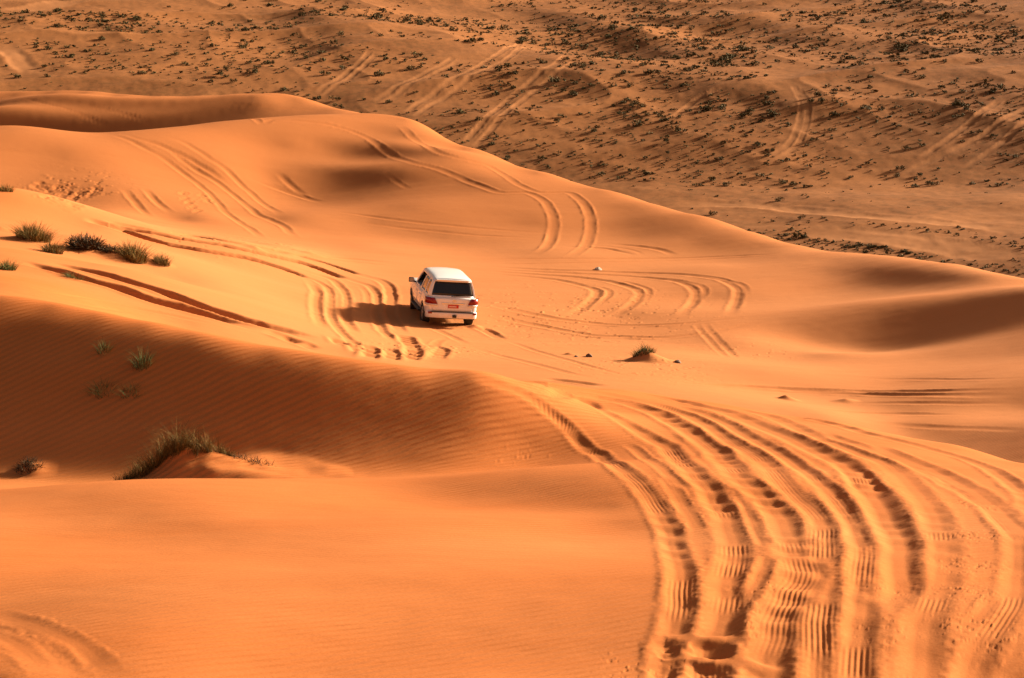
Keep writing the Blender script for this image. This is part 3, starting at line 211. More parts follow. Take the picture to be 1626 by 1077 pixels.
# the far hillside: small dunelets with sharp brows, hummocks round the scrub
xb, yb = X * math.cos(.45) + Y * math.sin(.45), -X * math.sin(.45) + Y * math.cos(.45)
hill_w = FAR * sstep(235, 275, Rg)
brow = 1 - np.abs(lattice_noise(xb / 30.0, yb / 21.0, 11))
Z += hill_w * 0.9 * (brow ** 2 - .4)
brow2 = 1 - np.abs(lattice_noise(xb / 13.0 + 5.3, yb / 9.0, 12))
Z += hill_w * 0.3 * (brow2 ** 2 - .4)
Z += FAR * (0.09 * lattice_noise(X / 5.5, Y / 4.5, 13) + 0.035 * lattice_noise(X / 1.7, Y / 1.7, 14)
            + 0.02 * lattice_noise(X / 0.8, Y / 0.8, 15))

def nearest_block(x, y, rad):
    """index ranges of the grid within rad of a world point"""
    d = math.hypot(x, y)
    u = math.atan2(x, y)
    du, dv = rad / max(d - rad, 1), rad / d * 1.1
    return (np.searchsorted(VA, math.log(d) - dv), np.searchsorted(VA, math.log(d) + dv),
            np.searchsorted(UA, u - du), np.searchsorted(UA, u + du))

# sand caught round grass and stones: (x, y, reach left, reach right, reach in depth, height)
MOUNDS = [
    (-4.95, 28.95, 0.95, 2.5, 0.78, 0.50),
    (4.32, 63.0, 0.75, 1.1, 0.9, 0.34),
    (-7.45, 29.5, 0.36, 0.45, 0.35, 0.12),
    (-15.7, 72.4, 0.7, 1.3, 0.9, 0.18),
    (-14.8, 72.5, 0.6, 0.9, 0.8, 0.16),
    (-17.9, 72.9, 1.1, 0.9, 0.9, 0.20),
    (-14.1, 72.9, 0.9, 0.9, 0.8, 0.14),
    (-13.1, 73.0, 0.6, 0.6, 0.6, 0.10),
    (8.07, 56.8, 0.36, 0.45, 0.4, 0.12),
    (9.89, 57.1, 0.5, 0.5, 0.4, 0.08),
    (1.9, 64.6, 0.3, 0.4, 0.3, 0.07),
    (-10.9, 83.3, 0.6, 0.6, 0.5, 0.10),
    (-8.9, 86.6, 0.8, 0.8, 0.5, 0.08),
    (-19.5, 75.0, 0.7, 0.7, 0.6, 0.10),
    (-3.35, 73.6, 0.45, 0.4, 0.5, 0.11),
    (-1.42, 73.5, 0.4, 0.45, 0.5, 0.11),
]
for mi, (mx, my, rl, rr, rd, mh) in enumerate(MOUNDS):
    a0, a1, b0, b1 = nearest_block(mx, my, 2.2 * max(rl, rr, rd))
    s = np.s_[a0:a1, b0:b1]
    dx, dy = X[s] - mx, Y[s] - my
    wob = 1 + .10 * lattice_noise(X[s] / (.7 * rd) + mi * 7, Y[s] / (.7 * rd), 30 + mi)
    # the brow runs toward the viewer and to the right: the tail of wind-blown sand
    dxs = dx + .45 * np.minimum(dy, 0) * (rr > rl)
    r = np.sqrt((np.where(dxs < 0, dxs / rl, dxs / rr)) ** 2 + (dy / rd) ** 2) * wob
    h = mh * (np.clip(1 - r, 0, 1) ** 1.3 * .80 + .30 * np.exp(-(r * 2.1) ** 2))
    Z[s] += h + .05 * mh * lattice_noise(X[s] / .30, Y[s] / .30, 50 + mi) * np.clip(1.2 - r, 0, 1)
    if mi == 0:
        # a second low drift with a sharp edge in front of the big mound
        e = np.sqrt(((dx - .55) / 1.35) ** 2 + ((dy + .40 + .10 * dx) / .26) ** 2)
        Z[s] += .075 * np.clip(1 - e, 0, 1)

# wheel tracks: kind -> (width, depth, berm height, washboard height, washboard length, tyre ribs)
TRACK_KINDS = {
    'fore': (0.27, 0.034, 0.011, 0.006, 0.8, 1),
    'washb': (0.29, 0.036, 0.01, 0.012, 0.8, 1),
    'wash': (0.33, 0.044, 0.015, 0.024, 0.75, 1),
    'deep': (0.42, 0.058, 0.017, 0.012, 0.9, 0),
    'soft': (0.29, 0.034, 0.014, 0.008, 0.9, 0),
    'thin': (0.17, 0.012, 0.006, 0.003, 0.9, 0),
    'plain': (0.42, 0.06, 0.018, 0.008, 1.1, 0),
    'cut': (0.72, 0.27, 0.035, 0.03, 1.1, 0),
    'band': (0.5, 0.38, 0.02, 0.02, 1.3, 0),
    'cutn': (0.36, 0.16, 0.02, 0.02, 1.3, 0),
    'faint': (0.32, 0.022, 0.008, 0.003, 1.2, 0),
    'chop': (0.55, 0.1, 0.04, 0.09, 0.9, 0),
    'loop': (0.46, 0.044, 0.012, 0.006, 1.1, 0),
    'streak': (0.22, 0.008, 0.003, 0.002, 0.9, 0),
    'lane': (2.6, 0.1, 0.05, 0, 5, 0),
    'way': (3.2, 0.14, 0.06, 0, 5, 0),
    'hillf': (0.9, 0.045, 0.02, 0.01, 4, 0),
    'hill': (0.9, 0.075, 0.035, 0.01, 4, 0),
    'road': (5.5, 0.16, 0.06, 0, 5, 0),
    'mid': (0.45, 0.045, 0.018, 0.005, 2, 0),
    'ridge': (0.26, -0.02, 0, 0.01, 0.5, 0),
    'line': (0.45, 0.022, 0.026, 0.004, 2, 0),
}
TRACKS = [
    ('washb', [(0.95, 12.92), (1.03, 13.55), (1.11, 14.07), (1.17, 14.49), (1.23, 14.92), (1.27, 15.24), (1.36, 15.68), (1.45, 16.31), (1.51, 16.98), (1.59, 17.89), (1.66, 19.17), (1.72, 20.55), (1.73, 21.43), (1.72, 22.45), (1.68, 23.38), (1.60, 24.17), (1.51, 24.99), (1.42, 26.19), (1.37, 29.13), (1.19, 29.72), (0.91, 30.41), (0.61, 30.76), (0.30, 31.01), (-0.01, 31.08), (-0.39, 31.07), (-0.79, 31.19)]),
    ('washb', [(1.31, 12.98), (1.38, 13.56), (1.45, 14.05), (1.51, 14.44), (1.59, 15.06), (1.70, 15.53), (1.79, 15.93), (1.88, 16.47), (1.99, 17.32), (2.20, 18.79), (2.36, 20.41), (2.44, 22.05), (2.43, 23.76), (2.36, 25.34), (2.41, 29.19), (2.29, 30.00), (2.11, 30.53), (1.91, 31.03), (1.70, 31.47), (1.50, 31.96), (1.34, 33.49), (1.07, 33.54), (0.76, 31.70), (0.49, 31.50), (0.25, 31.35), (-0.19, 31.18)]),
    ('thin', [(1.94, 24.70), (1.99, 23.83), (2.03, 23.02), (2.04, 21.78), (2.05, 20.73)]),
    ('thin', [(1.70, 30.13), (1.93, 29.31), (1.97, 26.37), (2.01, 25.02), (2.08, 24.22), (2.16, 23.59)]),
    ('thin', [(2.54, 18.66), (2.31, 17.50), (2.14, 16.78), (1.97, 16.24)]),
    ('thin', [(2.81, 23.20), (2.73, 21.80), (2.66, 20.64), (2.57, 19.06)]),
    ('fore', [(2.17, 13.18), (2.23, 13.55), (2.28, 13.90), (2.33, 14.22), (2.37, 14.51), (2.42, 14.78), (2.50, 15.31), (2.57, 15.78), (2.67, 16.30), (2.77, 16.90), (2.89, 17.61), (3.03, 18.45), (3.21, 19.59), (3.36, 20.62), (3.43, 21.90), (3.41, 23.02), (3.44, 24.62), (3.56, 27.52), (3.51, 28.57), (3.43, 29.61), (3.35, 30.66), (3.24, 31.55), (3.10, 32.48), (2.90, 33.22), (2.63, 33.76), (2.32, 34.25)]),
    ('wash', [(1.78, 13.08), (1.86, 13.62), (1.92, 14.09), (1.97, 14.44), (2.05, 14.84), (2.17, 15.33), (2.25, 15.81), (2.38, 16.28), (2.50, 16.82), (2.66, 17.36), (2.74, 18.02), (2.81, 18.95), (2.92, 19.94), (3.00, 20.89), (3.05, 21.89), (3.03, 23.35), (2.98, 24.00), (2.93, 24.79), (2.98, 26.47), (3.06, 28.64), (2.99, 29.93), (2.86, 30.87), (2.70, 31.75), (2.53, 32.79), (2.32, 33.44), (2.07, 33.86), (1.79, 34.07), (1.49, 34.10), (1.19, 34.07), (0.91, 33.97), (0.44, 31.83)]),
    ('fore', [(2.44, 13.25), (2.51, 13.63), (2.57, 13.97), (2.62, 14.24), (2.72, 14.78), (2.84, 15.40), (2.93, 15.83), (3.03, 16.35), (3.25, 17.50), (3.49, 18.75), (3.66, 20.06), (3.81, 21.80), (3.90, 23.56), (3.93, 24.70), (3.97, 26.11), (3.97, 27.54), (3.90, 28.67), (3.85, 29.66), (3.75, 30.54), (3.64, 31.23), (3.52, 32.10), (3.37, 32.91), (3.18, 33.39), (2.97, 33.72), (2.75, 34.05)]),
    ('deep', [(3.10, 15.59), (3.34, 16.32), (3.58, 17.17), (3.65, 17.67), (3.79, 18.48), (4.00, 19.82), (4.20, 21.37), (4.40, 23.19), (4.59, 25.17), (4.69, 26.98), (4.63, 27.68), (4.53, 28.39), (4.46, 29.41), (4.37, 30.50), (4.25, 31.12), (4.11, 31.80), (3.98, 32.51), (3.81, 33.30), (3.61, 33.92), (3.41, 34.32), (3.21, 34.93), (3.01, 35.78), (2.74, 36.08), (2.45, 36.27), (2.16, 36.56)]),
    ('deep', [(2.82, 55.82), (2.35, 56.12), (1.91, 56.39), (1.33, 56.68), (0.78, 56.96)]),
    ('wash', [(4.69, 26.98), (4.59, 25.17), (4.40, 23.19)]),
    ('fore', [(2.95, 13.40), (3.02, 13.73), (3.08, 14.04), (3.13, 14.30), (3.23, 14.81), (3.36, 15.37), (3.61, 16.12), (3.90, 17.19), (4.13, 18.20), (4.36, 19.34), (4.66, 20.98), (4.91, 22.82), (5.22, 25.52), (5.30, 26.65), (5.29, 27.50), (5.16, 28.13), (5.01, 28.87), (4.94, 29.70), (4.84, 30.51), (4.72, 31.23), (4.60, 32.47), (4.44, 33.46), (4.18, 34.11), (3.92, 34.84)]),
    ('fore', [(3.32, 13.53), (3.40, 13.85), (3.47, 14.16), (3.54, 14.42), (3.72, 14.86), (3.83, 15.09), (3.96, 15.37), (4.11, 15.70), (4.27, 16.12), (4.63, 17.29), (4.95, 18.46), (5.19, 19.62), (5.43, 21.36), (5.56, 22.43), (5.62, 23.34), (5.68, 24.34), (5.74, 25.51), (5.74, 26.29), (5.70, 26.99), (5.63, 27.57), (5.52, 28.05), (5.40, 28.55), (5.31, 29.23), (5.22, 29.91), (5.09, 30.47), (4.96, 31.02)]),
    ('soft', [(5.13, 18.66), (5.32, 19.90), (5.46, 21.00), (5.66, 22.56), (5.75, 23.48), (5.86, 24.67), (5.94, 25.84), (5.90, 26.67), (5.80, 27.33), (5.69, 27.88), (5.57, 28.59), (5.50, 29.52)]),
    ('soft', [(6.02, 21.86), (6.26, 23.14), (6.55, 24.65), (6.77, 26.52), (6.81, 27.46), (6.79, 28.32), (6.65, 28.90), (6.47, 29.49), (6.32, 29.91), (6.14, 30.28), (5.94, 30.69), (5.79, 31.09), (5.65, 31.63), (5.52, 32.35), (5.36, 32.88), (5.17, 33.30), (4.98, 33.72), (4.75, 33.89), (4.51, 34.01)]),
    ('thin', [(4.26, 16.53), (3.95, 15.76), (3.80, 15.45), (3.67, 15.19)]),
    ('thin', [(4.08, 14.62), (3.92, 14.48), (3.85, 14.28), (3.75, 13.98), (3.65, 13.65)]),
    ('streak', [(-4.64, 16.59), (-4.45, 16.35), (-4.26, 16.09), (-4.08, 15.81), (-3.86, 15.42), (-3.67, 15.08), (-3.50, 14.74), (-3.32, 14.39)]),
    ('streak', [(-4.73, 16.93), (-4.54, 16.71), (-4.34, 16.45), (-4.15, 16.19), (-3.98, 15.93), (-3.79, 15.65), (-3.64, 15.42), (-3.49, 15.19), (-3.34, 14.95), (-3.19, 14.70), (-3.04, 14.46)]),
    ('streak', [(-4.54, 16.24), (-4.29, 15.82), (-4.06, 15.42), (-3.86, 15.04), (-3.70, 14.74), (-3.52, 14.38)]),
    ('ridge', [(1.08, 15.51), (1.29, 15.53), (1.41, 15.46), (1.54, 15.39), (1.65, 15.38), (1.77, 15.36), (1.87, 15.27), (1.97, 15.15)]),
    ('ridge', [(0.99, 14.83), (1.19, 14.92), (1.40, 14.95), (1.50, 14.88), (1.61, 14.80), (1.72, 14.78), (1.82, 14.74), (1.93, 14.63), (2.02, 14.51), (2.12, 14.37)]),
    ('faint', [(-3.48, 74.04), (-2.88, 72.33), (-2.11, 69.89), (-1.47, 66.54)]),
    ('plain', [(-1.46, 73.88), (-0.89, 72.52), (-0.30, 70.16)]),
    ('faint', [(-1.47, 66.54), (-0.89, 65.06), (-0.27, 63.39), (0.24, 62.04), (0.78, 60.71), (1.30, 59.49), (1.78, 58.45), (2.26, 57.61), (2.73, 56.89)]),
    ('faint', [(-0.30, 70.16), (0.36, 67.76), (1.00, 65.19), (1.44, 63.76), (1.88, 62.28), (2.32, 60.92), (2.78, 59.78), (3.26, 58.83), (3.73, 58.04)]),
    ('cut', [(-15.56, 65.03), (-14.96, 64.83), (-14.35, 64.59), (-13.85, 64.38), (-13.03, 63.87), (-12.38, 63.48), (-11.69, 63.09), (-11.02, 62.67), (-10.36, 62.25), (-9.72, 61.88), (-9.08, 61.56), (-8.47, 61.34), (-7.88, 61.22), (-7.27, 61.21), (-6.71, 61.21), (-5.98, 61.03)]),
    ('cut', [(-16.41, 64.44), (-15.87, 64.07), (-15.34, 63.73), (-14.83, 63.37), (-14.15, 62.77), (-13.56, 62.32), (-12.66, 62.01), (-12.03, 61.65), (-11.37, 61.33), (-10.77, 61.17), (-10.17, 61.03), (-9.56, 60.86), (-8.96, 60.70), (-8.37, 60.54), (-7.78, 60.41)]),
    ('chop', [(-7.78, 60.41), (-7.34, 60.27), (-6.89, 60.12), (-6.41, 59.94), (-5.92, 59.70)]),
    ('faint', [(-14.85, 56.63), (-14.35, 56.27), (-13.93, 56.18), (-13.53, 56.33), (-13.16, 56.86), (-12.84, 57.84), (-12.48, 58.69), (-12.03, 59.21), (-11.54, 59.53), (-11.05, 59.70), (-10.60, 59.77), (-10.16, 59.75), (-9.73, 59.71), (-9.29, 59.72), (-8.86, 59.80), (-8.43, 59.94)]),
    ('faint', [(-14.46, 55.10), (-13.93, 55.01), (-13.45, 55.10), (-13.00, 55.34), (-12.59, 55.74), (-12.23, 56.37), (-11.88, 57.32), (-11.58, 58.04), (-11.19, 58.55), (-10.75, 58.85), (-10.28, 58.99)]),
    ('band', [(-17.64, 80.79), (-16.99, 80.74), (-16.37, 80.71), (-15.78, 80.57), (-15.17, 80.32), (-14.59, 80.13), (-13.99, 80.09), (-13.28, 80.25), (-12.53, 80.41), (-11.79, 80.68), (-11.10, 81.00), (-10.52, 81.17), (-9.99, 81.25), (-9.38, 81.27), (-8.84, 81.19), (-8.29, 80.87)]),
    ('plain', [(-9.99, 81.25), (-9.39, 81.24), (-8.84, 81.19), (-8.03, 80.82), (-7.41, 78.95), (-6.94, 74.49), (-6.77, 72.44), (-5.91, 65.34), (-5.30, 62.58), (-4.93, 61.17), (-4.64, 59.97)]),
    ('chop', [(-5.30, 62.58), (-4.93, 61.17), (-4.64, 59.97)]),
    ('band', [(-17.67, 80.95), (-16.61, 80.89), (-16.12, 81.09), (-15.55, 81.29), (-14.96, 81.32), (-14.22, 81.49), (-13.50, 81.68), (-12.77, 81.91), (-12.03, 82.15), (-11.28, 82.35), (-10.55, 82.67), (-9.80, 83.18), (-9.09, 83.59), (-8.47, 83.61), (-7.90, 83.44), (-6.90, 82.95)]),
    ('plain', [(-7.90, 83.44), (-7.25, 83.18), (-6.64, 82.72), (-5.87, 81.64), (-5.43, 78.16), (-5.24, 74.68), (-4.72, 69.94), (-3.96, 64.20)]),
    ('plain', [(-10.08, 82.08), (-9.29, 82.19), (-8.56, 82.25), (-7.54, 82.09), (-6.83, 79.25), (-6.41, 74.86), (-6.12, 71.55), (-5.18, 64.13)]),
    ('cutn', [(-16.99, 81.28), (-16.38, 81.55), (-15.75, 81.81), (-15.13, 81.96), (-14.58, 82.25), (-14.03, 82.94), (-13.53, 83.50), (-12.92, 83.37), (-12.29, 83.29), (-11.70, 83.45), (-11.11, 83.78), (-10.49, 84.25), (-9.85, 84.70), (-9.24, 85.00), (-8.39, 85.10), (-7.63, 84.93), (-6.96, 84.57), (-6.34, 84.05)]),
    ('plain', [(-7.63, 84.93), (-6.97, 84.55), (-6.34, 84.05), (-5.32, 82.89), (-4.86, 78.00), (-4.70, 75.30), (-3.86, 68.72)]),
    ('chop', [(-3.86, 68.72), (-3.43, 64.83), (-3.19, 62.20), (-3.29, 60.26)]),
    ('plain', [(-8.91, 80.66), (-8.38, 80.46), (-7.77, 77.39), (-7.35, 73.06), (-6.44, 65.19), (-6.08, 63.13)]),
    ('faint', [(-6.71, 82.24), (-6.11, 80.88), (-5.72, 77.29), (-5.49, 73.39)]),
    ('faint', [(-7.87, 80.50), (-7.13, 79.50), (-6.64, 74.73), (-6.39, 71.54)]),
    ('faint', [(-12.01, 82.02), (-11.49, 82.45), (-10.97, 82.97), (-10.46, 83.62), (-9.95, 84.34), (-9.44, 85.01), (-8.94, 85.61), (-8.40, 86.23), (-7.80, 86.94), (-7.23, 87.39), (-6.59, 87.57), (-5.91, 87.61), (-5.22, 87.60), (-4.54, 87.57)]),
    ('faint', [(-9.18, 85.80), (-8.57, 86.89), (-7.95, 88.11), (-7.21, 88.59), (-6.56, 88.62), (-5.89, 88.63), (-5.19, 88.65), (-4.51, 88.67)]),
    ('chop', [(-5.67, 62.22), (-5.29, 60.77)]),
    ('chop', [(-4.62, 62.46), (-4.40, 60.73), (-4.43, 59.15)]),
    ('chop', [(-4.21, 62.67), (-3.81, 61.35), (-3.78, 59.63)]),
    ('chop', [(-2.85, 66.01), (-2.35, 63.96), (-2.45, 61.17)]),
    ('faint', [(-1.17, 68.25), (-1.91, 68.72), (-2.50, 68.22), (-2.71, 62.74)]),
    ('plain', [(-0.92, 31.46), (-0.68, 31.32), (-0.44, 31.30), (-0.19, 31.42), (0.08, 31.81), (0.41, 34.25), (0.64, 34.12), (0.89, 34.23), (1.16, 34.38), (1.42, 34.48), (1.66, 34.50), (1.92, 34.42), (2.16, 34.24), (2.39, 34.01), (2.62, 33.78)]),
    ('loop', [(-1.50, 87.78), (-0.71, 87.54), (0.07, 87.23), (0.76, 86.91), (1.51, 86.52), (2.11, 86.08), (3.09, 84.65), (3.57, 83.24), (3.39, 80.84), (2.72, 77.94), (2.11, 75.77)]),
    ('faint', [(2.68, 85.55), (3.41, 84.67), (4.09, 83.45), (4.00, 81.48), (3.37, 78.46)]),
    ('loop', [(-1.51, 88.32), (-0.74, 88.22), (0.02, 88.05), (0.76, 87.84), (1.48, 87.61), (2.18, 87.37), (2.83, 87.05), (3.73, 86.38), (4.47, 85.58), (5.24, 83.78), (5.37, 81.94), (4.76, 78.69), (4.21, 77.15), (3.60, 75.56)]),
    ('faint', [(3.82, 86.51), (4.84, 85.74), (5.67, 84.07), (5.80, 82.43), (5.38, 79.66)]),
    ('loop', [(-1.52, 89.05), (-0.77, 88.94), (-0.03, 88.76), (0.77, 88.57), (1.43, 88.44), (2.13, 88.32), (2.84, 88.19), (3.54, 88.01), (4.26, 87.75), (5.00, 87.42), (5.68, 87.00), (6.24, 86.50), (7.00, 85.63), (7.46, 84.78), (7.75, 82.77), (7.56, 80.65), (6.49, 74.83)]),
    ('faint', [(6.60, 86.38), (7.49, 85.11), (8.09, 83.56), (8.07, 81.94), (7.63, 80.08)]),
    ('loop', [(-1.53, 89.61), (-0.81, 89.56), (-0.08, 89.44), (0.78, 89.29), (1.40, 89.19), (2.10, 89.10), (2.83, 89.01), (3.57, 88.91), (4.29, 88.79), (5.01, 88.62), (5.75, 88.36), (6.47, 87.94), (7.11, 87.41), (7.64, 86.89), (8.56, 85.80), (9.13, 84.79), (9.53, 82.51), (9.26, 80.32), (8.30, 74.48)]),
    ('faint', [(7.78, 87.20), (8.58, 85.89), (9.21, 84.66), (9.74, 83.41), (9.76, 81.53), (9.35, 79.98)]),
    ('line', [(-1.27, 78.80), (-0.23, 77.39), (0.67, 76.46), (1.25, 75.97), (1.86, 75.58), (2.45, 75.32), (3.04, 75.07), (3.62, 74.76), (4.22, 74.42), (4.94, 74.11), (5.65, 73.87), (6.25, 73.79), (6.82, 73.82), (7.39, 73.94), (8.02, 74.13), (8.77, 74.32), (9.57, 74.45)]),
    ('line', [(-1.19, 76.59), (-0.65, 75.98), (-0.12, 75.37), (0.39, 74.81), (1.13, 74.08), (1.81, 73.41), (2.38, 72.68), (2.92, 72.04), (3.47, 71.75), (4.06, 71.58), (4.74, 71.29), (5.45, 71.11), (6.19, 71.22), (6.91, 71.45), (7.53, 71.82), (8.14, 72.33), (8.80, 72.87), (9.40, 73.27), (10.17, 73.57)]),
    ('faint', [(6.97, 74.20), (7.06, 71.40), (7.34, 67.64), (7.32, 65.42)]),
    ('faint', [(7.25, 74.10), (7.36, 71.31), (7.64, 67.71), (7.64, 65.76)]),
    ('loop', [(2.06, 95.67), (3.10, 95.43), (3.85, 95.40), (4.59, 95.21), (5.56, 93.96), (5.90, 93.16)]),
    ('faint', [(2.70, 96.81), (3.52, 96.53), (4.32, 96.23), (4.99, 95.86), (5.99, 94.68), (6.35, 93.23)]),
    ('loop', [(4.58, 96.98), (5.38, 96.55), (6.13, 95.98), (6.83, 95.29), (7.39, 94.64), (7.90, 93.43)]),
    ('faint', [(-1.54, 90.19), (-0.78, 90.43), (-0.03, 90.59), (0.79, 90.69), (1.46, 90.76), (2.17, 90.84), (2.90, 90.96), (3.64, 91.12), (4.37, 91.31), (5.10, 91.52), (5.85, 91.73), (6.63, 91.95), (7.42, 92.13), (8.22, 92.26), (9.03, 92.28), (9.84, 92.19), (10.49, 92.01), (11.13, 91.73), (11.77, 91.37), (12.40, 90.97), (13.01, 90.56)]),
    ('faint', [(-1.56, 91.78), (-0.88, 91.94), (-0.21, 92.01), (0.47, 92.00), (1.15, 91.96), (1.85, 91.93), (2.57, 91.95), (3.21, 92.03), (3.85, 92.15), (4.51, 92.30), (5.19, 92.48), (5.89, 92.67), (6.62, 92.83), (7.38, 92.95), (8.00, 93.00), (8.64, 93.01), (9.29, 92.96), (9.94, 92.83), (10.60, 92.60), (11.24, 92.28), (11.87, 91.89), (12.48, 91.46), (13.08, 91.03)]),
    ('faint', [(-8.79, 100.52), (-7.99, 100.36), (-7.19, 100.09), (-6.37, 99.76), (-5.51, 99.47), (-4.78, 99.25), (-4.01, 99.01), (-3.23, 98.74), (-2.44, 98.47), (-1.67, 98.24), (-0.91, 98.07), (-0.16, 97.92), (0.60, 97.80), (1.35, 97.69), (2.10, 97.59)]),
    ('faint', [(-9.69, 103.45), (-8.83, 102.57), (-8.00, 102.02), (-7.18, 101.52), (-6.37, 101.03), (-5.58, 100.67), (-4.79, 100.41), (-4.01, 100.19), (-3.24, 99.99), (-2.46, 99.81), (-1.69, 99.65), (-0.92, 99.50), (-0.16, 99.34), (0.60, 99.15), (1.36, 98.95), (2.12, 98.76)]),
    ('line', [(-19.37, 140.99), (-15.79, 122.57), (-14.70, 122.52), (-13.71, 122.69), (-12.87, 122.83), (-11.82, 122.89), (-10.99, 122.61), (-9.95, 122.03), (-8.84, 120.65), (-7.72, 117.65), (-6.57, 114.89), (-5.67, 113.08), (-4.76, 112.04), (-3.93, 111.28), (-2.91, 110.04), (-2.04, 108.68), (-0.72, 106.86), (0.13, 106.81), (0.92, 106.85), (1.71, 105.10), (2.12, 101.96), (2.07, 99.26), (1.58, 94.61), (0.80, 92.22)]),
    ('line', [(-7.15, 125.36), (-6.31, 121.77), (-5.48, 119.05), (-4.44, 115.56), (-3.41, 114.25), (-2.32, 113.68), (-1.26, 113.23), (-0.39, 110.98), (0.35, 108.59), (1.50, 107.14), (2.36, 107.38), (3.16, 107.48), (3.79, 104.95), (4.03, 102.37), (3.99, 99.53), (3.41, 94.88), (2.57, 91.80)]),
    ('faint', [(-6.98, 111.23), (-6.03, 109.31), (-5.39, 108.27)]),
    ('mid', [(-23.60, 114.86), (-21.76, 113.15), (-20.67, 112.13), (-19.61, 111.14), (-18.68, 110.11), (-17.79, 108.87), (-16.98, 107.55), (-16.18, 105.79), (-14.43, 100.00), (-13.43, 97.15), (-12.65, 95.53), (-11.68, 92.61)]),
    ('mid', [(-21.38, 114.46), (-20.39, 113.48), (-19.46, 112.66), (-18.54, 111.51), (-17.68, 110.43), (-16.31, 109.08), (-15.54, 107.99), (-14.75, 106.38), (-13.26, 101.83), (-12.33, 100.17), (-11.41, 98.15), (-10.40, 94.50)]),
    ('mid', [(-22.75, 115.21), (-21.62, 113.98), (-20.63, 113.40), (-19.76, 112.95), (-18.71, 112.20), (-17.82, 111.42), (-16.43, 110.01), (-15.25, 108.40)]),
    ('mid', [(-20.68, 115.47), (-19.75, 114.90), (-18.88, 114.41), (-17.41, 112.74), (-15.94, 111.02), (-14.90, 109.45), (-13.69, 107.13), (-11.80, 101.02)]),
    ('mid', [(-15.02, 111.19), (-14.29, 110.98), (-13.52, 110.69), (-12.61, 110.25), (-11.70, 109.67), (-10.11, 108.02)]),
    ('mid', [(-13.54, 113.11), (-12.50, 111.40), (-11.45, 109.69)]),
    ('faint', [(-14.13, 111.42), (-12.81, 110.64), (-11.90, 109.99), (-10.89, 108.90)]),
    ('mid', [(-19.40, 103.82), (-18.14, 100.51), (-16.87, 97.99)]),
    ('mid', [(-20.36, 102.97), (-18.93, 99.40), (-17.67, 96.34)]),
    ('faint', [(-36.55, 148.60), (-35.04, 146.85), (-33.69, 145.70), (-32.49, 144.77), (-30.94, 143.45), (-29.69, 142.52), (-27.96, 141.40)]),
    ('faint', [(-31.95, 145.96), (-30.69, 145.22), (-29.43, 144.43), (-28.36, 143.71), (-26.56, 142.49), (-25.25, 141.64)]),
    ('faint', [(-21.05, 143.93), (-19.97, 143.41), (-18.91, 142.93), (-17.71, 142.57), (-16.67, 142.49), (-15.52, 142.36), (-14.31, 142.05), (-13.10, 141.36)]),
    ('plain', [(4.64, 57.62), (5.22, 57.75), (5.81, 57.98), (6.38, 58.33), (7.03, 58.66), (7.56, 58.79), (8.15, 58.86), (8.69, 58.86), (9.36, 58.82), (9.92, 58.74), (10.69, 58.58), (11.05, 58.46), (11.47, 58.22), (11.91, 57.82), (12.35, 57.38), (12.79, 57.00), (13.15, 56.77), (13.54, 56.57), (13.93, 56.42), (14.33, 56.28), (14.73, 56.14), (15.12, 55.99)]),
    ('plain', [(6.34, 57.62), (6.82, 57.90), (7.31, 58.14), (7.79, 58.33), (8.25, 58.45), (8.83, 58.55), (9.37, 58.54), (9.87, 58.46), (10.31, 58.32), (10.69, 58.10), (11.08, 57.81), (11.45, 57.49), (11.84, 57.15), (12.36, 56.74), (12.67, 56.55), (13.02, 56.38), (13.41, 56.22), (13.82, 56.09), (14.24, 55.97), (14.66, 55.84), (15.05, 55.69)]),
    ('faint', [(8.00, 54.71), (8.47, 54.64), (8.96, 54.71), (9.48, 54.98), (9.96, 55.17), (10.41, 55.22), (10.95, 55.12), (11.28, 54.97), (11.64, 54.76), (12.02, 54.54), (12.43, 54.37), (12.84, 54.22), (13.23, 54.07)]),
    ('faint', [(10.68, 61.00), (11.13, 60.96), (11.53, 60.83), (11.97, 60.61), (12.50, 60.18), (12.81, 59.83), (13.13, 59.38), (13.47, 58.85), (13.82, 58.34), (14.20, 57.92), (14.60, 57.61), (15.01, 57.36), (15.41, 57.15)]),
    ('faint', [(9.59, 56.75), (10.02, 56.78), (10.42, 56.71), (10.80, 56.57), (11.21, 56.36), (11.69, 56.10), (12.02, 55.92), (12.39, 55.76), (12.79, 55.62), (13.20, 55.49), (13.63, 55.39), (14.06, 55.28), (14.48, 55.14), (14.86, 54.93)]),
    ('faint', [(9.77, 53.52), (10.17, 53.65), (10.53, 53.65), (10.87, 53.54), (11.22, 53.33), (11.60, 53.05), (11.90, 52.82), (12.23, 52.57), (12.55, 52.28), (12.88, 51.94), (13.18, 51.55), (13.47, 51.09), (13.73, 50.62)]),
    ('hill', [(1.36, 332.98), (-1.43, 309.46), (-3.95, 299.40), (-6.26, 291.51), (-8.46, 285.60), (-10.74, 280.59), (-12.65, 276.28), (-14.45, 270.24)]),
    ('hill', [(2.68, 328.82), (-0.16, 304.36), (-2.70, 296.17), (-5.03, 289.31), (-7.24, 283.59), (-9.52, 278.52), (-11.43, 274.03), (-13.23, 268.03)]),
    ('hill', [(8.57, 306.63), (6.21, 294.96), (4.00, 288.67), (1.60, 283.23), (-0.61, 277.54), (-2.19, 271.49), (-3.54, 266.07), (-4.90, 261.61), (-6.21, 257.49)]),
    ('hill', [(9.82, 300.30), (7.52, 291.83), (5.32, 286.25), (2.91, 280.84), (0.69, 274.88), (-0.90, 268.83), (-2.26, 263.82), (-3.63, 259.45), (-4.95, 255.48)]),
    ('hill', [(-8.56, 302.85), (-10.92, 294.95), (-13.21, 289.41), (-15.47, 283.92), (-17.36, 279.09), (-19.41, 275.46)]),
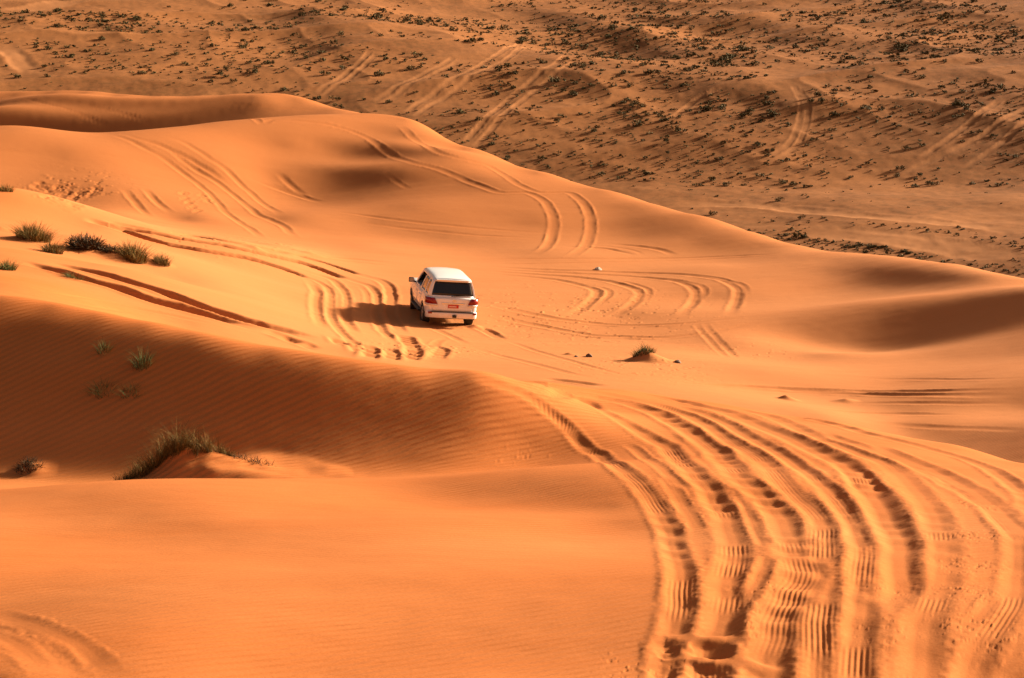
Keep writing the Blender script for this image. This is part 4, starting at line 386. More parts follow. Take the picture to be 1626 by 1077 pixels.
    ('hill', [(-7.64, 300.14), (-10.03, 293.17), (-12.34, 287.97), (-14.60, 282.50), (-16.49, 277.70), (-18.54, 274.04)]),
    ('way', [(-78.39, 303.68), (-73.43, 294.81), (-69.79, 286.99), (-66.35, 280.44)]),
    ('hillf', [(39.49, 280.76), (39.39, 271.02), (37.91, 262.54), (35.73, 254.81), (32.24, 248.59)]),
    ('hillf', [(39.96, 278.40), (39.89, 269.09), (38.40, 260.66), (36.25, 253.18), (32.76, 247.05)]),
    ('hill', [(29.83, 280.64), (27.55, 278.35), (25.44, 275.71), (22.18, 267.48)]),
    ('hill', [(28.84, 279.48), (26.57, 277.18), (24.42, 273.99), (21.17, 265.32)]),
    ('hill', [(69.54, 266.14), (66.91, 262.33), (64.35, 258.71), (61.99, 255.55), (59.89, 252.83), (57.59, 250.14), (55.66, 248.15), (53.78, 246.35), (50.94, 243.77), (48.15, 241.25)]),
    ('hill', [(68.36, 264.37), (65.76, 260.63), (63.27, 257.20), (60.93, 254.06), (58.85, 251.38), (56.60, 248.81), (54.69, 246.87), (52.82, 245.08), (49.99, 242.46), (47.21, 239.89)]),
    ('hill', [(65.99, 268.91), (63.25, 264.24), (60.62, 259.84), (58.19, 256.12), (55.86, 252.69), (53.65, 249.64), (51.53, 246.84)]),
    ('hill', [(64.82, 267.11), (62.10, 262.45), (59.55, 258.31), (57.14, 254.61), (54.85, 251.26), (52.69, 248.35), (50.58, 245.54)]),
    ('hill', [(67.58, 258.19), (64.96, 254.27), (62.40, 250.41), (60.25, 247.37), (57.96, 244.51), (56.00, 242.14)]),
    ('hill', [(66.49, 256.69), (63.89, 252.80), (61.37, 249.04), (59.27, 246.12), (56.99, 243.24), (55.03, 240.84)]),
    ('hill', [(-21.29, 303.94), (-22.42, 297.05), (-23.64, 292.14), (-24.70, 287.18), (-26.13, 282.11), (-27.50, 278.27)]),
    ('hill', [(-20.36, 301.40), (-21.53, 295.07), (-22.75, 290.13), (-23.85, 285.50), (-25.29, 280.65), (-26.68, 276.92)]),
    ('road', [(-84.21, 331.18), (-82.04, 334.83), (-79.80, 339.02), (-78.14, 342.31), (-76.41, 346.07), (-74.70, 350.18)]),
    ('lane', [(18.32, 226.58), (20.09, 226.22), (21.83, 225.96), (23.62, 225.52), (25.55, 224.59), (26.93, 223.54), (28.37, 222.16), (29.81, 220.52), (31.23, 218.66), (32.61, 216.70), (33.95, 214.87), (35.23, 213.27), (36.47, 211.88), (37.71, 210.63), (39.00, 209.47), (40.40, 208.35), (41.93, 207.20), (43.17, 206.25), (44.48, 205.21), (45.81, 204.03), (47.15, 202.71), (48.46, 201.29), (49.76, 199.82), (51.01, 198.38), (52.24, 197.02)]),
    ('road', [(28.42, 207.70), (30.18, 206.53), (32.00, 205.03), (33.31, 203.70), (34.70, 202.26), (36.23, 200.67), (37.52, 199.33), (38.90, 197.87), (40.28, 196.28), (41.60, 194.60), (42.89, 192.73), (44.17, 190.73), (45.34, 188.82), (46.33, 187.18), (47.62, 184.74), (48.62, 182.71)]),
]
TRACK = np.zeros_like(Z)     # how much a place has been driven over
CLEAR = np.zeros_like(Z)     # bare strips in the scrub
BASE = Z.copy()
OFF = np.zeros_like(Z)

def resample(p, step):
    p = np.array(p, float)
    out = []
    e = np.vstack([2 * p[0] - p[1], p, 2 * p[-1] - p[-2]])
    for i in range(len(p) - 1):
        a, b, c, d = e[i:i + 4]
        n = max(1, int(np.hypot(*(c - b)) / step))
        s = (np.arange(n) / n)[:, None]
        out.append(.5 * (2 * b + (c - a) * s + (2 * a - 5 * b + 4 * c - d) * s ** 2 + (3 * b - a - 3 * c + d) * s ** 3))
    out.append(p[-1:])
    return np.vstack(out)

for ti, (kind, pts) in enumerate(TRACKS):
    width, depth, berm, wash, wlen, ribs = TRACK_KINDS[kind]
    p = resample(pts, max(.12, width * .5))
    seg = np.hypot(*np.diff(p, axis=0).T)
    arc = np.r_[0, np.cumsum(seg)]
    total = arc[-1]
    trng = np.random.default_rng(900 + ti)
    if kind in ('fore', 'washb', 'wash', 'soft', 'plain', 'faint'):
        width *= trng.uniform(.85, 1.2)
        depth *= trng.uniform(.75, 1.2)
    reach = width * 1.6 + .1
    k = 0
    while k < len(p) - 1:
        # a run of samples about two reaches long
        e = k + 1
        while e < len(p) - 1 and arc[e] - arc[k] < 3 * reach:
            e += 1
        q = p[k:e + 1]
        mx, my = q.mean(0)
        rad = max(np.hypot(q[:, 0] - mx, q[:, 1] - my)) + reach
        a0, a1, b0, b1 = nearest_block(mx, my, rad)
        s = np.s_[a0:a1, b0:b1]
        px, py = X[s], Y[s]
        if px.size:
            best = np.full(px.shape, 1e9, np.float32)
            lat = np.zeros_like(px)
            alo = np.zeros_like(px)
            for m in range(max(0, k - 6), min(len(p) - 1, e + 6)):
                dx, dy = p[m + 1] - p[m]
                L = max(seg[m], 1e-6)
                tx, ty = dx / L, dy / L
                rx, ry = px - p[m, 0], py - p[m, 1]
                al = rx * tx + ry * ty
                alc = np.clip(al, 0, L)
                d = np.hypot(rx - alc * tx, ry - alc * ty)
                ok = (d < best)
                best = np.where(ok, d, best)
                lat = np.where(ok, np.sign(rx * ty - ry * tx) * d, lat)
                alo = np.where(ok, arc[m] + alc, alo)
            # the run owns only what lies beside it; its neighbours take the rest
            own = (alo >= arc[k] - 1e-3) & (alo < arc[e] - 1e-3 + (1 if e == len(p) - 1 else 0)) & (best < reach)
            ends = np.clip(np.minimum(alo, total - alo) / min(width * (9.0 if kind in ('loop', 'faint', 'mid', 'line', 'plain') else 3.0), total * .38), 0, 1)
            ends = ends * ends * (3 - 2 * ends)
            wob = .06 * width * lattice_noise(alo / .9 + 3.1 * ti, lat * 0 + ti, 80) + .02 * width * lattice_noise(alo / .2, lat * 0 + ti, 81)
            aa = np.abs(lat + wob) / (width * .5)
            groove = 1 - sstep(.5 if width > .48 else .22, 1.24, aa)
            bank = np.exp(-((aa - 1.42) / .36) ** 2) * (.75 + .5 * lattice_noise(alo / .5 + ti, np.sign(lat) * 3.3, 82))
            vary = .8 + .35 * lattice_noise(alo / 2.3 + ti * 1.7, lat * 0 + .5, 83)
            bump = np.sin(2 * math.pi * (alo / wlen + .35 * lattice_noise(alo / 2.0, lat * 0 + ti, 84)) + .8 * lat / width)
            floor_ = -depth * vary + wash * np.maximum(bump, -.6) * (.6 + .6 * lattice_noise(alo / 1.6 + 9, lat * 0 + ti, 85))
            if ribs:
                floor_ = floor_ + .0030 * np.sin(2 * math.pi * (lat + .003 * lattice_noise(alo / .4, lat * 0 + ti, 87)) / .047) * sstep(-.15, .8, lattice_noise(alo / .7, lat * 0 + ti * 2., 86))
            new = floor_ * groove + berm * bank * (1 - groove) * vary
            cover = groove * ends * own
            crumb = .003 * lattice_noise(px / .055, py / .055, 88) * (1 - groove) * np.clip(bank + .3 * (aa < 1.9), 0, 1) * (width < .5)
            add = crumb * ends * own + berm * bank * (1 - groove) * vary * ends * own
            OFF[s] = OFF[s] * (1 - cover) + floor_ * cover + add
            if width < 3:
                TRACK[s] = np.maximum(TRACK[s], np.clip(cover + .6 * bank * ends * own, 0, 1))
            CLEAR[s] = np.maximum(CLEAR[s], (1 - sstep(1.0, 2.2 if width < 2 else 1.3, aa)) * ends * own * (.45 if width < 2 else 1.0))
        k = e
Z = BASE + OFF

# the torn-up end of the tracks at the bottom: hollows dug by spinning wheels and the low walls between
for pi_, (hx, hy, ra, rb, hh) in enumerate([(1.272, 15.24, 0.12, 0.224, -0.026), (1.598, 15.06, 0.176, 0.224, -0.028), (1.179, 14.54, 0.144, 0.24, -0.026), (1.456, 14.47, 0.128, 0.192, -0.024), (1.966, 17, 0.048, 0.096, -0.006), (2.037, 15.81, 0.04, 0.096, -0.006), (1.991, 15.38, 0.04, 0.08, -0.008), (-24.58, 102.6, 0.4, 0.96, -0.0608), (-23.89, 101.8, 0.36, 0.88, -0.0608), (-23.52, 102.2, 0.32, 0.96, -0.0608), (-22.99, 101, 0.36, 0.88, -0.0684), (-19.26, 82.83, 0.32, 0.8, -0.057), (-22.35, 99.82, 0.36, 0.88, -0.0608), (-22.26, 100.9, 0.32, 0.8, -0.057), (-22.11, 101.4, 0.28, 0.8, -0.057), (-21.7, 101, 0.32, 0.88, -0.057), (-21.43, 101.6, 0.28, 0.8, -0.0532), (-21.67, 102.1, 0.28, 0.72, -0.0494), (-19.55, 82.41, 0.24, 0.64, -0.0456), (-18.33, 82.52, 0.32, 0.72, -0.0494), (-23.02, 102.4, 0.28, 0.72, -0.0456), (-17.35, 104.1, 0.24, 0.72, -0.0456), (-17, 102.6, 0.24, 0.72, -0.0456), (-16.67, 101.7, 0.24, 0.72, -0.0456), (-16.27, 100.4, 0.24, 0.72, -0.0456), (-15.88, 99.53, 0.24, 0.72, -0.0456), (-16.48, 104.7, 0.24, 0.72, -0.038), (-16.07, 103.7, 0.24, 0.72, -0.0456), (-15.81, 103.1, 0.24, 0.72, -0.038)]):
    a0, a1, b0, b1 = nearest_block(hx, hy, 2.5 * max(ra, rb))
    s = np.s_[a0:a1, b0:b1]
    dx, dy = X[s] - hx, Y[s] - hy
    dx = dx + .45 * ra * lattice_noise(X[s] / (.8 * ra), Y[s] / (.8 * ra), 300 + pi_)
    dy = dy + .45 * rb * lattice_noise(X[s] / (.8 * ra), Y[s] / (.8 * ra), 400 + pi_)
    r = (np.abs(dx / ra) ** 2.6 + np.abs(dy / rb) ** 2.6) ** (1 / 2.6)
    slump = .7 + .5 * lattice_noise(X[s] / (.5 * ra), Y[s] / (.5 * ra), 500 + pi_)
    Z[s] += hh * ((1 - sstep(.0, 1.15, r)) * slump - .22 * np.exp(-((r - 1.25) / .25) ** 2) * slump)
    TRACK[s] = np.maximum(TRACK[s], 1 - sstep(.8, 1.5, r))

# crumbs and spall thrown out beside the tracks: rough patches of sand
for ci, (cx, cy, cr, n) in enumerate([(5.307, 22.37, 0.3, 35), (4.742, 19.51, 0.28, 45), (4.316, 17.81, 0.28, 45), (3.973, 16.57, 0.25, 40), (3.695, 15.58, 0.2, 25), (1.97, 15.56, 0.1, 20), (2.046, 16.2, 0.12, 14), (2.165, 16.73, 0.12, 8), (2.417, 16.94, 0.2, 14), (-1.948, 64.46, 1.2, 26), (-3.536, 62.9, 1.2, 26), (3.74, 61.44, 2, 14), (5.006, 62.26, 0.6, 10), (0.2104, 29.03, 0.4, 8), (1.411, 17.09, 0.1, 10), (0.9832, 14.79, 0.25, 14), (8.314, 67.83, 1.2, 8), (-22.6, 102.2, 2, 20), (-11.4, 88.1, 2, 12), (-12.81, 82.66, 2, 12), (2.155, 76.55, 4, 18), (3.334, 16.71, 0.2, 18), (3.026, 15.35, 0.2, 18), (3.848, 15.33, 0.3, 25)]):
    dist = math.hypot(cx, cy)
    cell = max(.035, dist * .0021)
    a0, a1, b0, b1 = nearest_block(cx, cy, 3.2 * cr)
    s = np.s_[a0:a1, b0:b1]
    g = np.exp(-(((X[s] - cx) / cr) ** 2 + ((Y[s] - cy) / (1.5 * cr)) ** 2) * .7)
    xx, yy = X[s] * .8 + Y[s] * .6, Y[s] * .8 - X[s] * .6
    nn = .7 * lattice_noise(xx / (2.2 * cell), yy / cell, 600 + ci) + .5 * lattice_noise(xx / cell, yy / (.7 * cell), 700 + ci)
    few = sstep(.75 - .006 * n, 1.05 - .006 * n, np.abs(nn))
    Z[s] += g * few * np.sign(nn) * cell * .26

# ripples: strong on the shaded lee face, faint elsewhere
RIP = (np.exp(-(((X + 5.5) / 5.5) ** 2 + ((Y - 32.0) / 3.2) ** 2) ** 2) * 1.0
       + .9 * np.exp(-(((X - .2) / 3.2) ** 2 + ((Y - 24.0) / 3.6) ** 2))
       + .30 * (1 - sstep(30, 60, Rg))
       + .75 * sstep(-.2, .8, lattice_noise(X / 6.0, Y / 5.0, 21)) * (1 - FAR)) * (1 - TRACK)
PALE = (1 - sstep(25.5, 28.5, Z)) * (1 - FAR) * (1 - .6 * sstep(95, 120, Rg))
BROWN_SHADE = sstep(86, 106, Rg) * (1 - FAR)  # middle dunes: mask for browner sand that also carries painted half-tone shade
ATTR = {"brown": BROWN_SHADE, "pale": PALE, "track": TRACK, "far": FAR, "ripple": RIP.clip(0, 1), "clear": CLEAR}

def ground_z(x, y):
    """height of the finished sand at a world point"""
    u = math.atan2(x, y)
    v = math.log(math.hypot(x, y))
    i = min(max(int(np.searchsorted(UA, u)) - 1, 0), NU - 2)
    j = min(max(int(np.searchsorted(VA, v)) - 1, 0), NV - 2)
    fu = (u - UA[i]) / (UA[i + 1] - UA[i])
    fv = (v - VA[j]) / (VA[j + 1] - VA[j])
    return float((Z[j, i] * (1 - fu) + Z[j, i + 1] * fu) * (1 - fv) + (Z[j + 1, i] * (1 - fu) + Z[j + 1, i + 1] * fu) * fv)

def sample(arr, x, y):
    i = min(max(int(np.searchsorted(UA, math.atan2(x, y))), 0), NU - 1)
    j = min(max(int(np.searchsorted(VA, math.log(math.hypot(x, y)))), 0), NV - 1)
    return float(arr[j, i])

def build_terrain():
    n = NU * NV
    me = bpy.data.meshes.new("sand")
    co = np.stack([X, Y, Z], -1).reshape(-1, 3).astype(np.float32)
    me.vertices.add(n)
    me.vertices.foreach_set("co", co.ravel())
    idx = np.arange(n, dtype=np.int32).reshape(NV, NU)
    q = np.stack([idx[:-1, :-1], idx[:-1, 1:], idx[1:, 1:], idx[1:, :-1]], -1).reshape(-1, 4)
    me.loops.add(q.size)
    me.loops.foreach_set("vertex_index", q.ravel())
    me.polygons.add(len(q))
    me.polygons.foreach_set("loop_start", np.arange(0, q.size, 4, dtype=np.int32))
    me.polygons.foreach_set("loop_total", np.full(len(q), 4, np.int32))
    me.polygons.foreach_set("use_smooth", np.ones(len(q), bool))
    for name, arr in ATTR.items():
        a = me.attributes.new(name, 'FLOAT', 'POINT')
        a.data.foreach_set("value", arr.astype(np.float32).ravel())
    me.update(calc_edges=True)
    o = bpy.data.objects.new("sand_dunes", me)
    o["kind"] = "structure"
    scene.collection.objects.link(o)
    return o
# ------------------------------------------------------------------ materials
def new_mat(name, color=(.5, .5, .5), rough=.6, metal=0.0, spec=.5, **kw):
    m = bpy.data.materials.new(name)
    m.use_nodes = True
    b = m.node_tree.nodes["Principled BSDF"]
    b.inputs["Base Color"].default_value = (*color, 1)
    b.inputs["Roughness"].default_value = rough
    b.inputs["Metallic"].default_value = metal
    b.inputs["Specular IOR Level"].default_value = spec
    for k, v in kw.items():
        b.inputs[k.replace("_", " ")].default_value = v
    return m

class NT:
    """short hand for wiring nodes"""
    def __init__(self, m):
        self.t = m.node_tree
        self.b = self.t.nodes["Principled BSDF"]
    def n(self, kind, **props):
        x = self.t.nodes.new(kind)
        for k, v in props.items():
            setattr(x, k, v)
        return x
    def l(self, a, b):
        self.t.links.new(a, b)
    def noise(self, vec, scale, detail=3, rough=.55, dist=0):
        x = self.n("ShaderNodeTexNoise")
        x.inputs["Scale"].default_value = scale
        x.inputs["Detail"].default_value = detail
        x.inputs["Roughness"].default_value = rough
        x.inputs["Distortion"].default_value = dist
        self.l(vec, x.inputs["Vector"])
        return x.outputs["Fac"]
    def ramp(self, fac, stops):
        x = self.n("ShaderNodeValToRGB")
        e = x.color_ramp.elements
        while len(e) < len(stops):
            e.new(.5)
        for el, (p, c) in zip(e, stops):
            el.position = p
            el.color = (*c, 1) if len(c) == 3 else c
        self.l(fac, x.inputs[0])
        return x.outputs[0]
    def mix(self, fac, a, b, blend='MIX'):
        x = self.n("ShaderNodeMix", data_type='RGBA', blend_type=blend)
        for s, v in ((x.inputs[0], fac), (x.inputs[6], a), (x.inputs[7], b)):
            if isinstance(v, (int, float)):
                s.default_value = v
            elif isinstance(v, tuple):
                s.default_value = (*v, 1)
            else:
                self.l(v, s)
        return x.outputs[2]
    def math(self, op, a, b=0.0, c=0.0, clamp=False):
        x = self.n("ShaderNodeMath", operation=op, use_clamp=clamp)
        for s, v in zip(x.inputs, (a, b, c)):
            if isinstance(v, (int, float)):
                s.default_value = v
            else:
                self.l(v, s)
        return x.outputs[0]
    def attr(self, name):
        x = self.n("ShaderNodeAttribute", attribute_name=name)
        return x.outputs["Fac"]
    def mapping(self, vec, rot=(0, 0, 0), scale=(1, 1, 1), loc=(0, 0, 0)):
        x = self.n("ShaderNodeMapping")
        x.inputs["Rotation"].default_value = rot
        x.inputs["Scale"].default_value = scale
        x.inputs["Location"].default_value = loc
        self.l(vec, x.inputs["Vector"])
        return x.outputs[0]

def sand_material():
    m = new_mat("sand", rough=1.0, spec=0.05)
    N = NT(m)
    pos = N.n("ShaderNodeTexCoord").outputs["Object"]
    far, track, rip, clear = N.attr("far"), N.attr("track"), N.attr("ripple"), N.attr("clear")
    # grain colour: redder and paler sands sorted by the wind into drawn-out patches
    streak = N.noise(N.mapping(pos, rot=(0, 0, math.radians(-12)), scale=(.05, .22, .22)), 1.0, 5, .6)
    patch = N.noise(pos, .035, 3)
    grain = N.noise(pos, 38.0, 2, .7)
    pale = N.attr("pale")
    c = N.mix(N.ramp(streak, [(.36, (0, 0, 0)), (.66, (1, 1, 1))]), (.49, .146, .036), (.55, .192, .060))
    c = N.mix(N.math('MULTIPLY', N.ramp(patch, [(.40, (0, 0, 0)), (.65, (1, 1, 1))]), .45), c, (.53, .160, .040))
    c = N.mix(N.math('MULTIPLY', pale, .55), c, (.57, .235, .090))
    c = N.mix(N.math('MULTIPLY', N.attr("brown"), .75), c, (.42, .145, .044))  # part of the middle dunes' shade is put into this sand colour
    gr = N.ramp(grain, [(.30, (.88, .86, .83)), (.70, (1.0, 1.0, 1.0))])
    c = N.mix(1.0, c, gr, 'MULTIPLY')
    c = N.mix(N.math('MULTIPLY', track, .30), c, (.43, .135, .037))
    # the stony, littered far side
    f1 = N.noise(pos, .9, 5, .65)
    f2 = N.noise(pos, .06, 4, .6)
    f3 = N.noise(pos, 3.2, 3, .6)
    fc = N.mix(N.ramp(f2, [(.35, (0, 0, 0)), (.65, (1, 1, 1))]), (.25, .096, .033), (.34, .134, .046))
    litter = N.math('MULTIPLY', N.ramp(f1, [(.46, (0, 0, 0)), (.62, (1, 1, 1))]), N.math('SUBTRACT', 1.0, clear))
    litter = N.math('MULTIPLY', litter, N.ramp(f2, [(.40, (1, 1, 1)), (.68, (.15, .15, .15))]))
    fc = N.mix(N.math('MULTIPLY', litter, .48), fc, (.125, .060, .021))
    fc = N.mix(N.math('MULTIPLY', N.ramp(f3, [(.5, (0, 0, 0)), (.7, (1, 1, 1))]), .30), fc, (.14, .064, .023))
    fc = N.mix(N.math('MULTIPLY', clear, .6), fc, (.44, .19, .075))
    c = N.mix(far, c, fc)
    N.l(c, N.b.inputs["Base Color"])
    # ripples and grain
    w = N.n("ShaderNodeTexWave", wave_type='BANDS', bands_direction='X', wave_profile='SIN')
    w.inputs["Scale"].default_value = 2.45
    w.inputs["Distortion"].default_value = 2.6
    w.inputs["Detail"].default_value = 2.0
    w.inputs["Detail Scale"].default_value = .55
    wv = N.mapping(pos, rot=(0, 0, math.radians(-116)), scale=(1, 1, .3))
    N.l(wv, w.inputs["Vector"])
    b1 = N.n("ShaderNodeBump")
    b1.inputs["Distance"].default_value = .011
    N.l(rip, b1.inputs["Strength"])
    N.l(w.outputs["Fac"], b1.inputs["Height"])
    b2 = N.n("ShaderNodeBump")
    b2.inputs["Distance"].default_value = .006
    b2.inputs["Strength"].default_value = .35
    N.l(N.noise(pos, 22.0, 3, .65), b2.inputs["Height"])
    N.l(b1.outputs[0], b2.inputs["Normal"])
    N.l(b2.outputs[0], N.b.inputs["Normal"])
    return m

terrain = build_terrain()
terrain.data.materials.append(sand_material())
# ------------------------------------------------------------------ helpers for things
COL = scene.collection

def link(name, me, mat=None, parent=None, loc=None, rot=None, smooth=False):
    o = bpy.data.objects.new(name, me)
    COL.objects.link(o)
    if mat is not None:
        me.materials.append(mat)
    if parent is not None:
        o.parent = parent
    if loc is not None:
        o.location = loc
    if rot is not None:
        o.rotation_euler = rot
    if smooth:
        me.polygons.foreach_set("use_smooth", [True] * len(me.polygons))
    return o

def tag(o, label=None, category=None, group=None, kind=None):
    if label: o["label"] = label
    if category: o["category"] = category
    if group: o["group"] = group
    if kind: o["kind"] = kind
    return o

def mesh_np(name, co, quads, attrs=None):
    me = bpy.data.meshes.new(name)
    co = np.asarray(co, np.float32)
    quads = np.asarray(quads, np.int32)
    me.vertices.add(len(co))
    me.vertices.foreach_set("co", co.ravel())
    me.loops.add(quads.size)
    me.loops.foreach_set("vertex_index", quads.ravel())
    me.polygons.add(len(quads))
    k = quads.shape[1]
    me.polygons.foreach_set("loop_start", np.arange(0, quads.size, k, dtype=np.int32))
    me.polygons.foreach_set("loop_total", np.full(len(quads), k, np.int32))
    for n_, arr in (attrs or {}).items():
        a = me.attributes.new(n_, 'FLOAT', 'POINT')
        a.data.foreach_set("value", np.asarray(arr, np.float32))
    me.update(calc_edges=True)
    return me

# ------------------------------------------------------------------ plants
def plant_material(name, stops, rough=.8):
    m = new_mat(name, rough=rough, spec=.15)
    N = NT(m)
    c = N.ramp(N.attr("hue"), stops)
    info = N.n("ShaderNodeObjectInfo")
    c = N.mix(N.math('MULTIPLY', info.outputs["Random"], .35), c, (.085, .060, .022))
    N.l(c, N.b.inputs["Base Color"])
    N.b.inputs["Transmission Weight"].default_value = 0
    return m

GRASS = plant_material("desert_grass", [(0, (.062, .042, .010)), (.45, (.12, .080, .018)), (.8, (.22, .135, .032)), (1, (.36, .21, .060))])
GREEN_GRASS = plant_material("green_grass", [(0, (.045, .065, .018)), (.6, (.085, .11, .028)), (1, (.17, .16, .05))])
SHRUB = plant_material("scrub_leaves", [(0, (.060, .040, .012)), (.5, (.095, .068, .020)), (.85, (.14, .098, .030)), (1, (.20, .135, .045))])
DRY = plant_material("dry_twigs", [(0, (.035, .022, .012)), (.6, (.07, .042, .02)), (1, (.12, .075, .035))])

def blade_mesh(name, roots, rng, length, width, lean, n_seg=4, droop=.35):
    """thin bending blades: roots is a list of (x, y, z, lean x, lean y, length factor)"""
    co, quads, hue = [], [], []
    for (rx, ry, rz, lx, ly, lf) in roots:
        L = length * lf * rng.uniform(.55, 1.15)
        a = rng.uniform(0, 2 * math.pi)
        dx = lx + lean * rng.normal() * .5
        dy = ly + lean * rng.normal() * .5
        w = width * rng.uniform(.6, 1.3)
        h = rng.uniform()
        bx, by = math.cos(a) * w, math.sin(a) * w
        base = len(co)
        for k in range(n_seg + 1):
            t = k / n_seg
            bend = t + droop * t * t
            zz = L * (t - .22 * droop * t * t * (dx * dx + dy * dy + .3))
            x, y, z = rx + dx * L * bend * t ** .35, ry + dy * L * bend * t ** .35, rz + zz
            ww = 1 - .85 * t
            co.append((x - bx * ww, y - by * ww, z))
            co.append((x + bx * ww, y + by * ww, z))
            hue += [h, h]
        for k in range(n_seg):
            i = base + 2 * k
            quads.append((i, i + 1, i + 3, i + 2))
    return mesh_np(name, co, quads, {"hue": hue})

def tuft(name, x, y, rx, ry, height, n, label, group, mat=GRASS, cat="grass", lean=.55, seed=1, width=.006, sink=.03):
    """a tuft rooted over an ellipse; every blade starts on the sand"""
    rng = np.random.default_rng(seed)
    z0 = ground_z(x, y)
    roots = []
    for _ in range(n):
        r, a = math.sqrt(rng.uniform()), rng.uniform(0, 2 * math.pi)
        px, py = r * math.cos(a), r * math.sin(a)
        gz = ground_z(x + px * rx, y + py * ry) - z0
        roots.append((px * rx, py * ry, gz - sink, px * lean, py * lean, 1.1 - .5 * r))
    o = link(name, blade_mesh(name, roots, rng, height, width, lean), mat, loc=(x, y, z0))
    return tag(o, label, cat, group)

G1 = "grass tufts on the bright slope at the left"
G2 = "green tufts growing on the shaded dune face"
tuft("grass_tuft", -17.75, 72.8, .62, .5, .62, 900, "widest dark grass tuft, leftmost of the row on the bright slope", G1, seed=11, width=.010)
tuft("grass_tuft", -16.5, 70.4, .34, .34, .50, 420, "grass tuft between the wide dark tuft and the brown dry bush on the left slope", G1, seed=12, width=.010)
tuft("grass_tuft", -14.0, 72.5, .46, .42, .66, 800, "tall bristly grass tuft right of the brown dry bush, second from right in its row", G1, seed=13, width=.010)
tuft("grass_tuft", -13.05, 72.9, .30, .30, .40, 380, "small round dark grass tuft at the right end of the row on the left slope", G1, seed=14, width=.010)
tuft("grass_tuft", -15.95, 61.8, .26, .26, .42, 320, "lone green tuft at the left picture edge, below the row", G1, seed=15, mat=GREEN_GRASS, width=.008)
tuft("grass_tuft", -13.85, 62.1, .34, .24, .30, 300, "low sprawling green tuft beside the start of the two deep wheel ruts", G1, seed=16, mat=GREEN_GRASS, lean=.9, width=.008)
tuft("grass_tuft", -20.95, 81.7, .28, .25, .34, 250, "small tuft cut by the left picture edge on the slope above the other tufts", G1, seed=17, width=.010)
tuft("grass_tuft", -6.72, 31.9, .10, .10, .24, 90, "small upright green tuft highest on the shaded dune face", G2, seed=21, mat=GREEN_GRASS, width=.004)
tuft("grass_tuft", -6.02, 31.5, .15, .13, .34, 150, "tall sparse green tuft on the shaded dune face, rightmost of the upper pair", G2, seed=22, mat=GREEN_GRASS, width=.004)
tuft("grass_tuft", -6.60, 31.05, .20, .13, .24, 130, "low green tuft leaning left on the shaded dune face, lower left of four", G2, seed=23, mat=GREEN_GRASS, lean=.8, width=.004)
tuft("grass_tuft", -6.12, 30.95, .16, .12, .20, 110, "low dull green tuft on the shaded dune face, lower right of four", G2, seed=24, mat=GREEN_GRASS, lean=.8, width=.004)
tuft("grass_tuft", 4.28, 63.0, .34, .26, .26, 420, "small green tuft crowning the low sand mound on the plain right of the car", None, seed=25, mat=GREEN_GRASS, lean=.7, width=.008)

# the big clump along the brow of the near mound
def mound_grass():
    rng = np.random.default_rng(5)
    x0, y0 = -4.95, 28.95
    z0 = ground_z(x0, y0)
    roots = []
    # stools of grass along the brow, from the left foot over the top and a little way down the right
    stools = []
    for t in np.linspace(0, 1, 34):
        stools.append((-.95 + 1.62 * t + rng.normal() * .04, .10 - .16 * (1 - t) + rng.normal() * .07, t))
    for sx, sy, t in stools:
        tall = (.40 + .75 * math.sin(math.pi * min(1, t * 1.02)) ** .8) * rng.uniform(.7, 1.2)
        lx, ly = rng.normal() * .12, rng.normal() * .1
        for _ in range(int(rng.uniform(45, 95) * (1 - .35 * t))):
            x, y = sx + rng.normal() * .035, sy + rng.normal() * .035
            gz = ground_z(x0 + x, y0 + y) - z0
            roots.append((x, y, gz - .02, lx + rng.normal() * .30 - .06, ly + rng.normal() * .25, tall))
    o = link("grass_clump", blade_mesh("grass_clump", roots, rng, .37, .0032, .45, 5), GRASS, loc=(x0, y0, z0))
    tag(o, "wide clump of dark dry grass along the top of the near sand mound", "grass")
mound_grass()

def twiggy(name, x, y, rx, ry, h, n, label, seed, mat=DRY, cat="dry bush", tw=.012):
    """a low bush of crooked twigs with scraps of leaf"""
    rng = np.random.default_rng(seed)
    z0 = ground_z(x, y)
    co, quads, hue = [], [], []
    for _ in range(n):
        r, a = math.sqrt(rng.uniform()) * .75, rng.uniform(0, 2 * math.pi)
        p = np.array([r * math.cos(a) * rx, r * math.sin(a) * ry, 0.0])
        p[2] = ground_z(x + p[0], y + p[1]) - z0 - .02
        d = np.array([p[0] / rx * .8, p[1] / ry * .8, 1.0]) + rng.normal(size=3) * .5
        hv = rng.uniform()
        for k in range(4):
            d = d + rng.normal(size=3) * .45
            d[2] = abs(d[2]) * .9
            q = p + d / np.linalg.norm(d) * h * .33
            s = np.cross(d, rng.normal(size=3))
            s = s / np.linalg.norm(s) * tw * (1 - k * .2)
            b = len(co)
            co += [tuple(p - s), tuple(p + s), tuple(q + s * .7), tuple(q - s * .7)]
            quads.append((b, b + 1, b + 2, b + 3))
            hue += [hv] * 4
            p = q
    o = link(name, mesh_np(name, co, quads, {"hue": hue}), mat, loc=(x, y, z0))
    return tag(o, label, cat)

twiggy("dry_bush", -15.8, 72.35, .62, .45, .42, 420, "dark brown dry bush on a sand heap in the left row of tufts", 41, tw=.02)
twiggy("dry_bush", -14.95, 72.45, .50, .35, .20, 240, "flat dark dry bush trailing right of the larger brown bush", 42, tw=.018)
twiggy("dry_bush", -7.45, 29.45, .24, .20, .10, 200, "small dark dry bush on a hump left of the big grassy mound", 43, tw=.006)
twiggy("dry_stubble", -3.95, 29.0, .42, .10, .10, 160, "short dry brown stubble on the right shoulder of the grassy near mound", 44, cat="stubble", tw=.004)

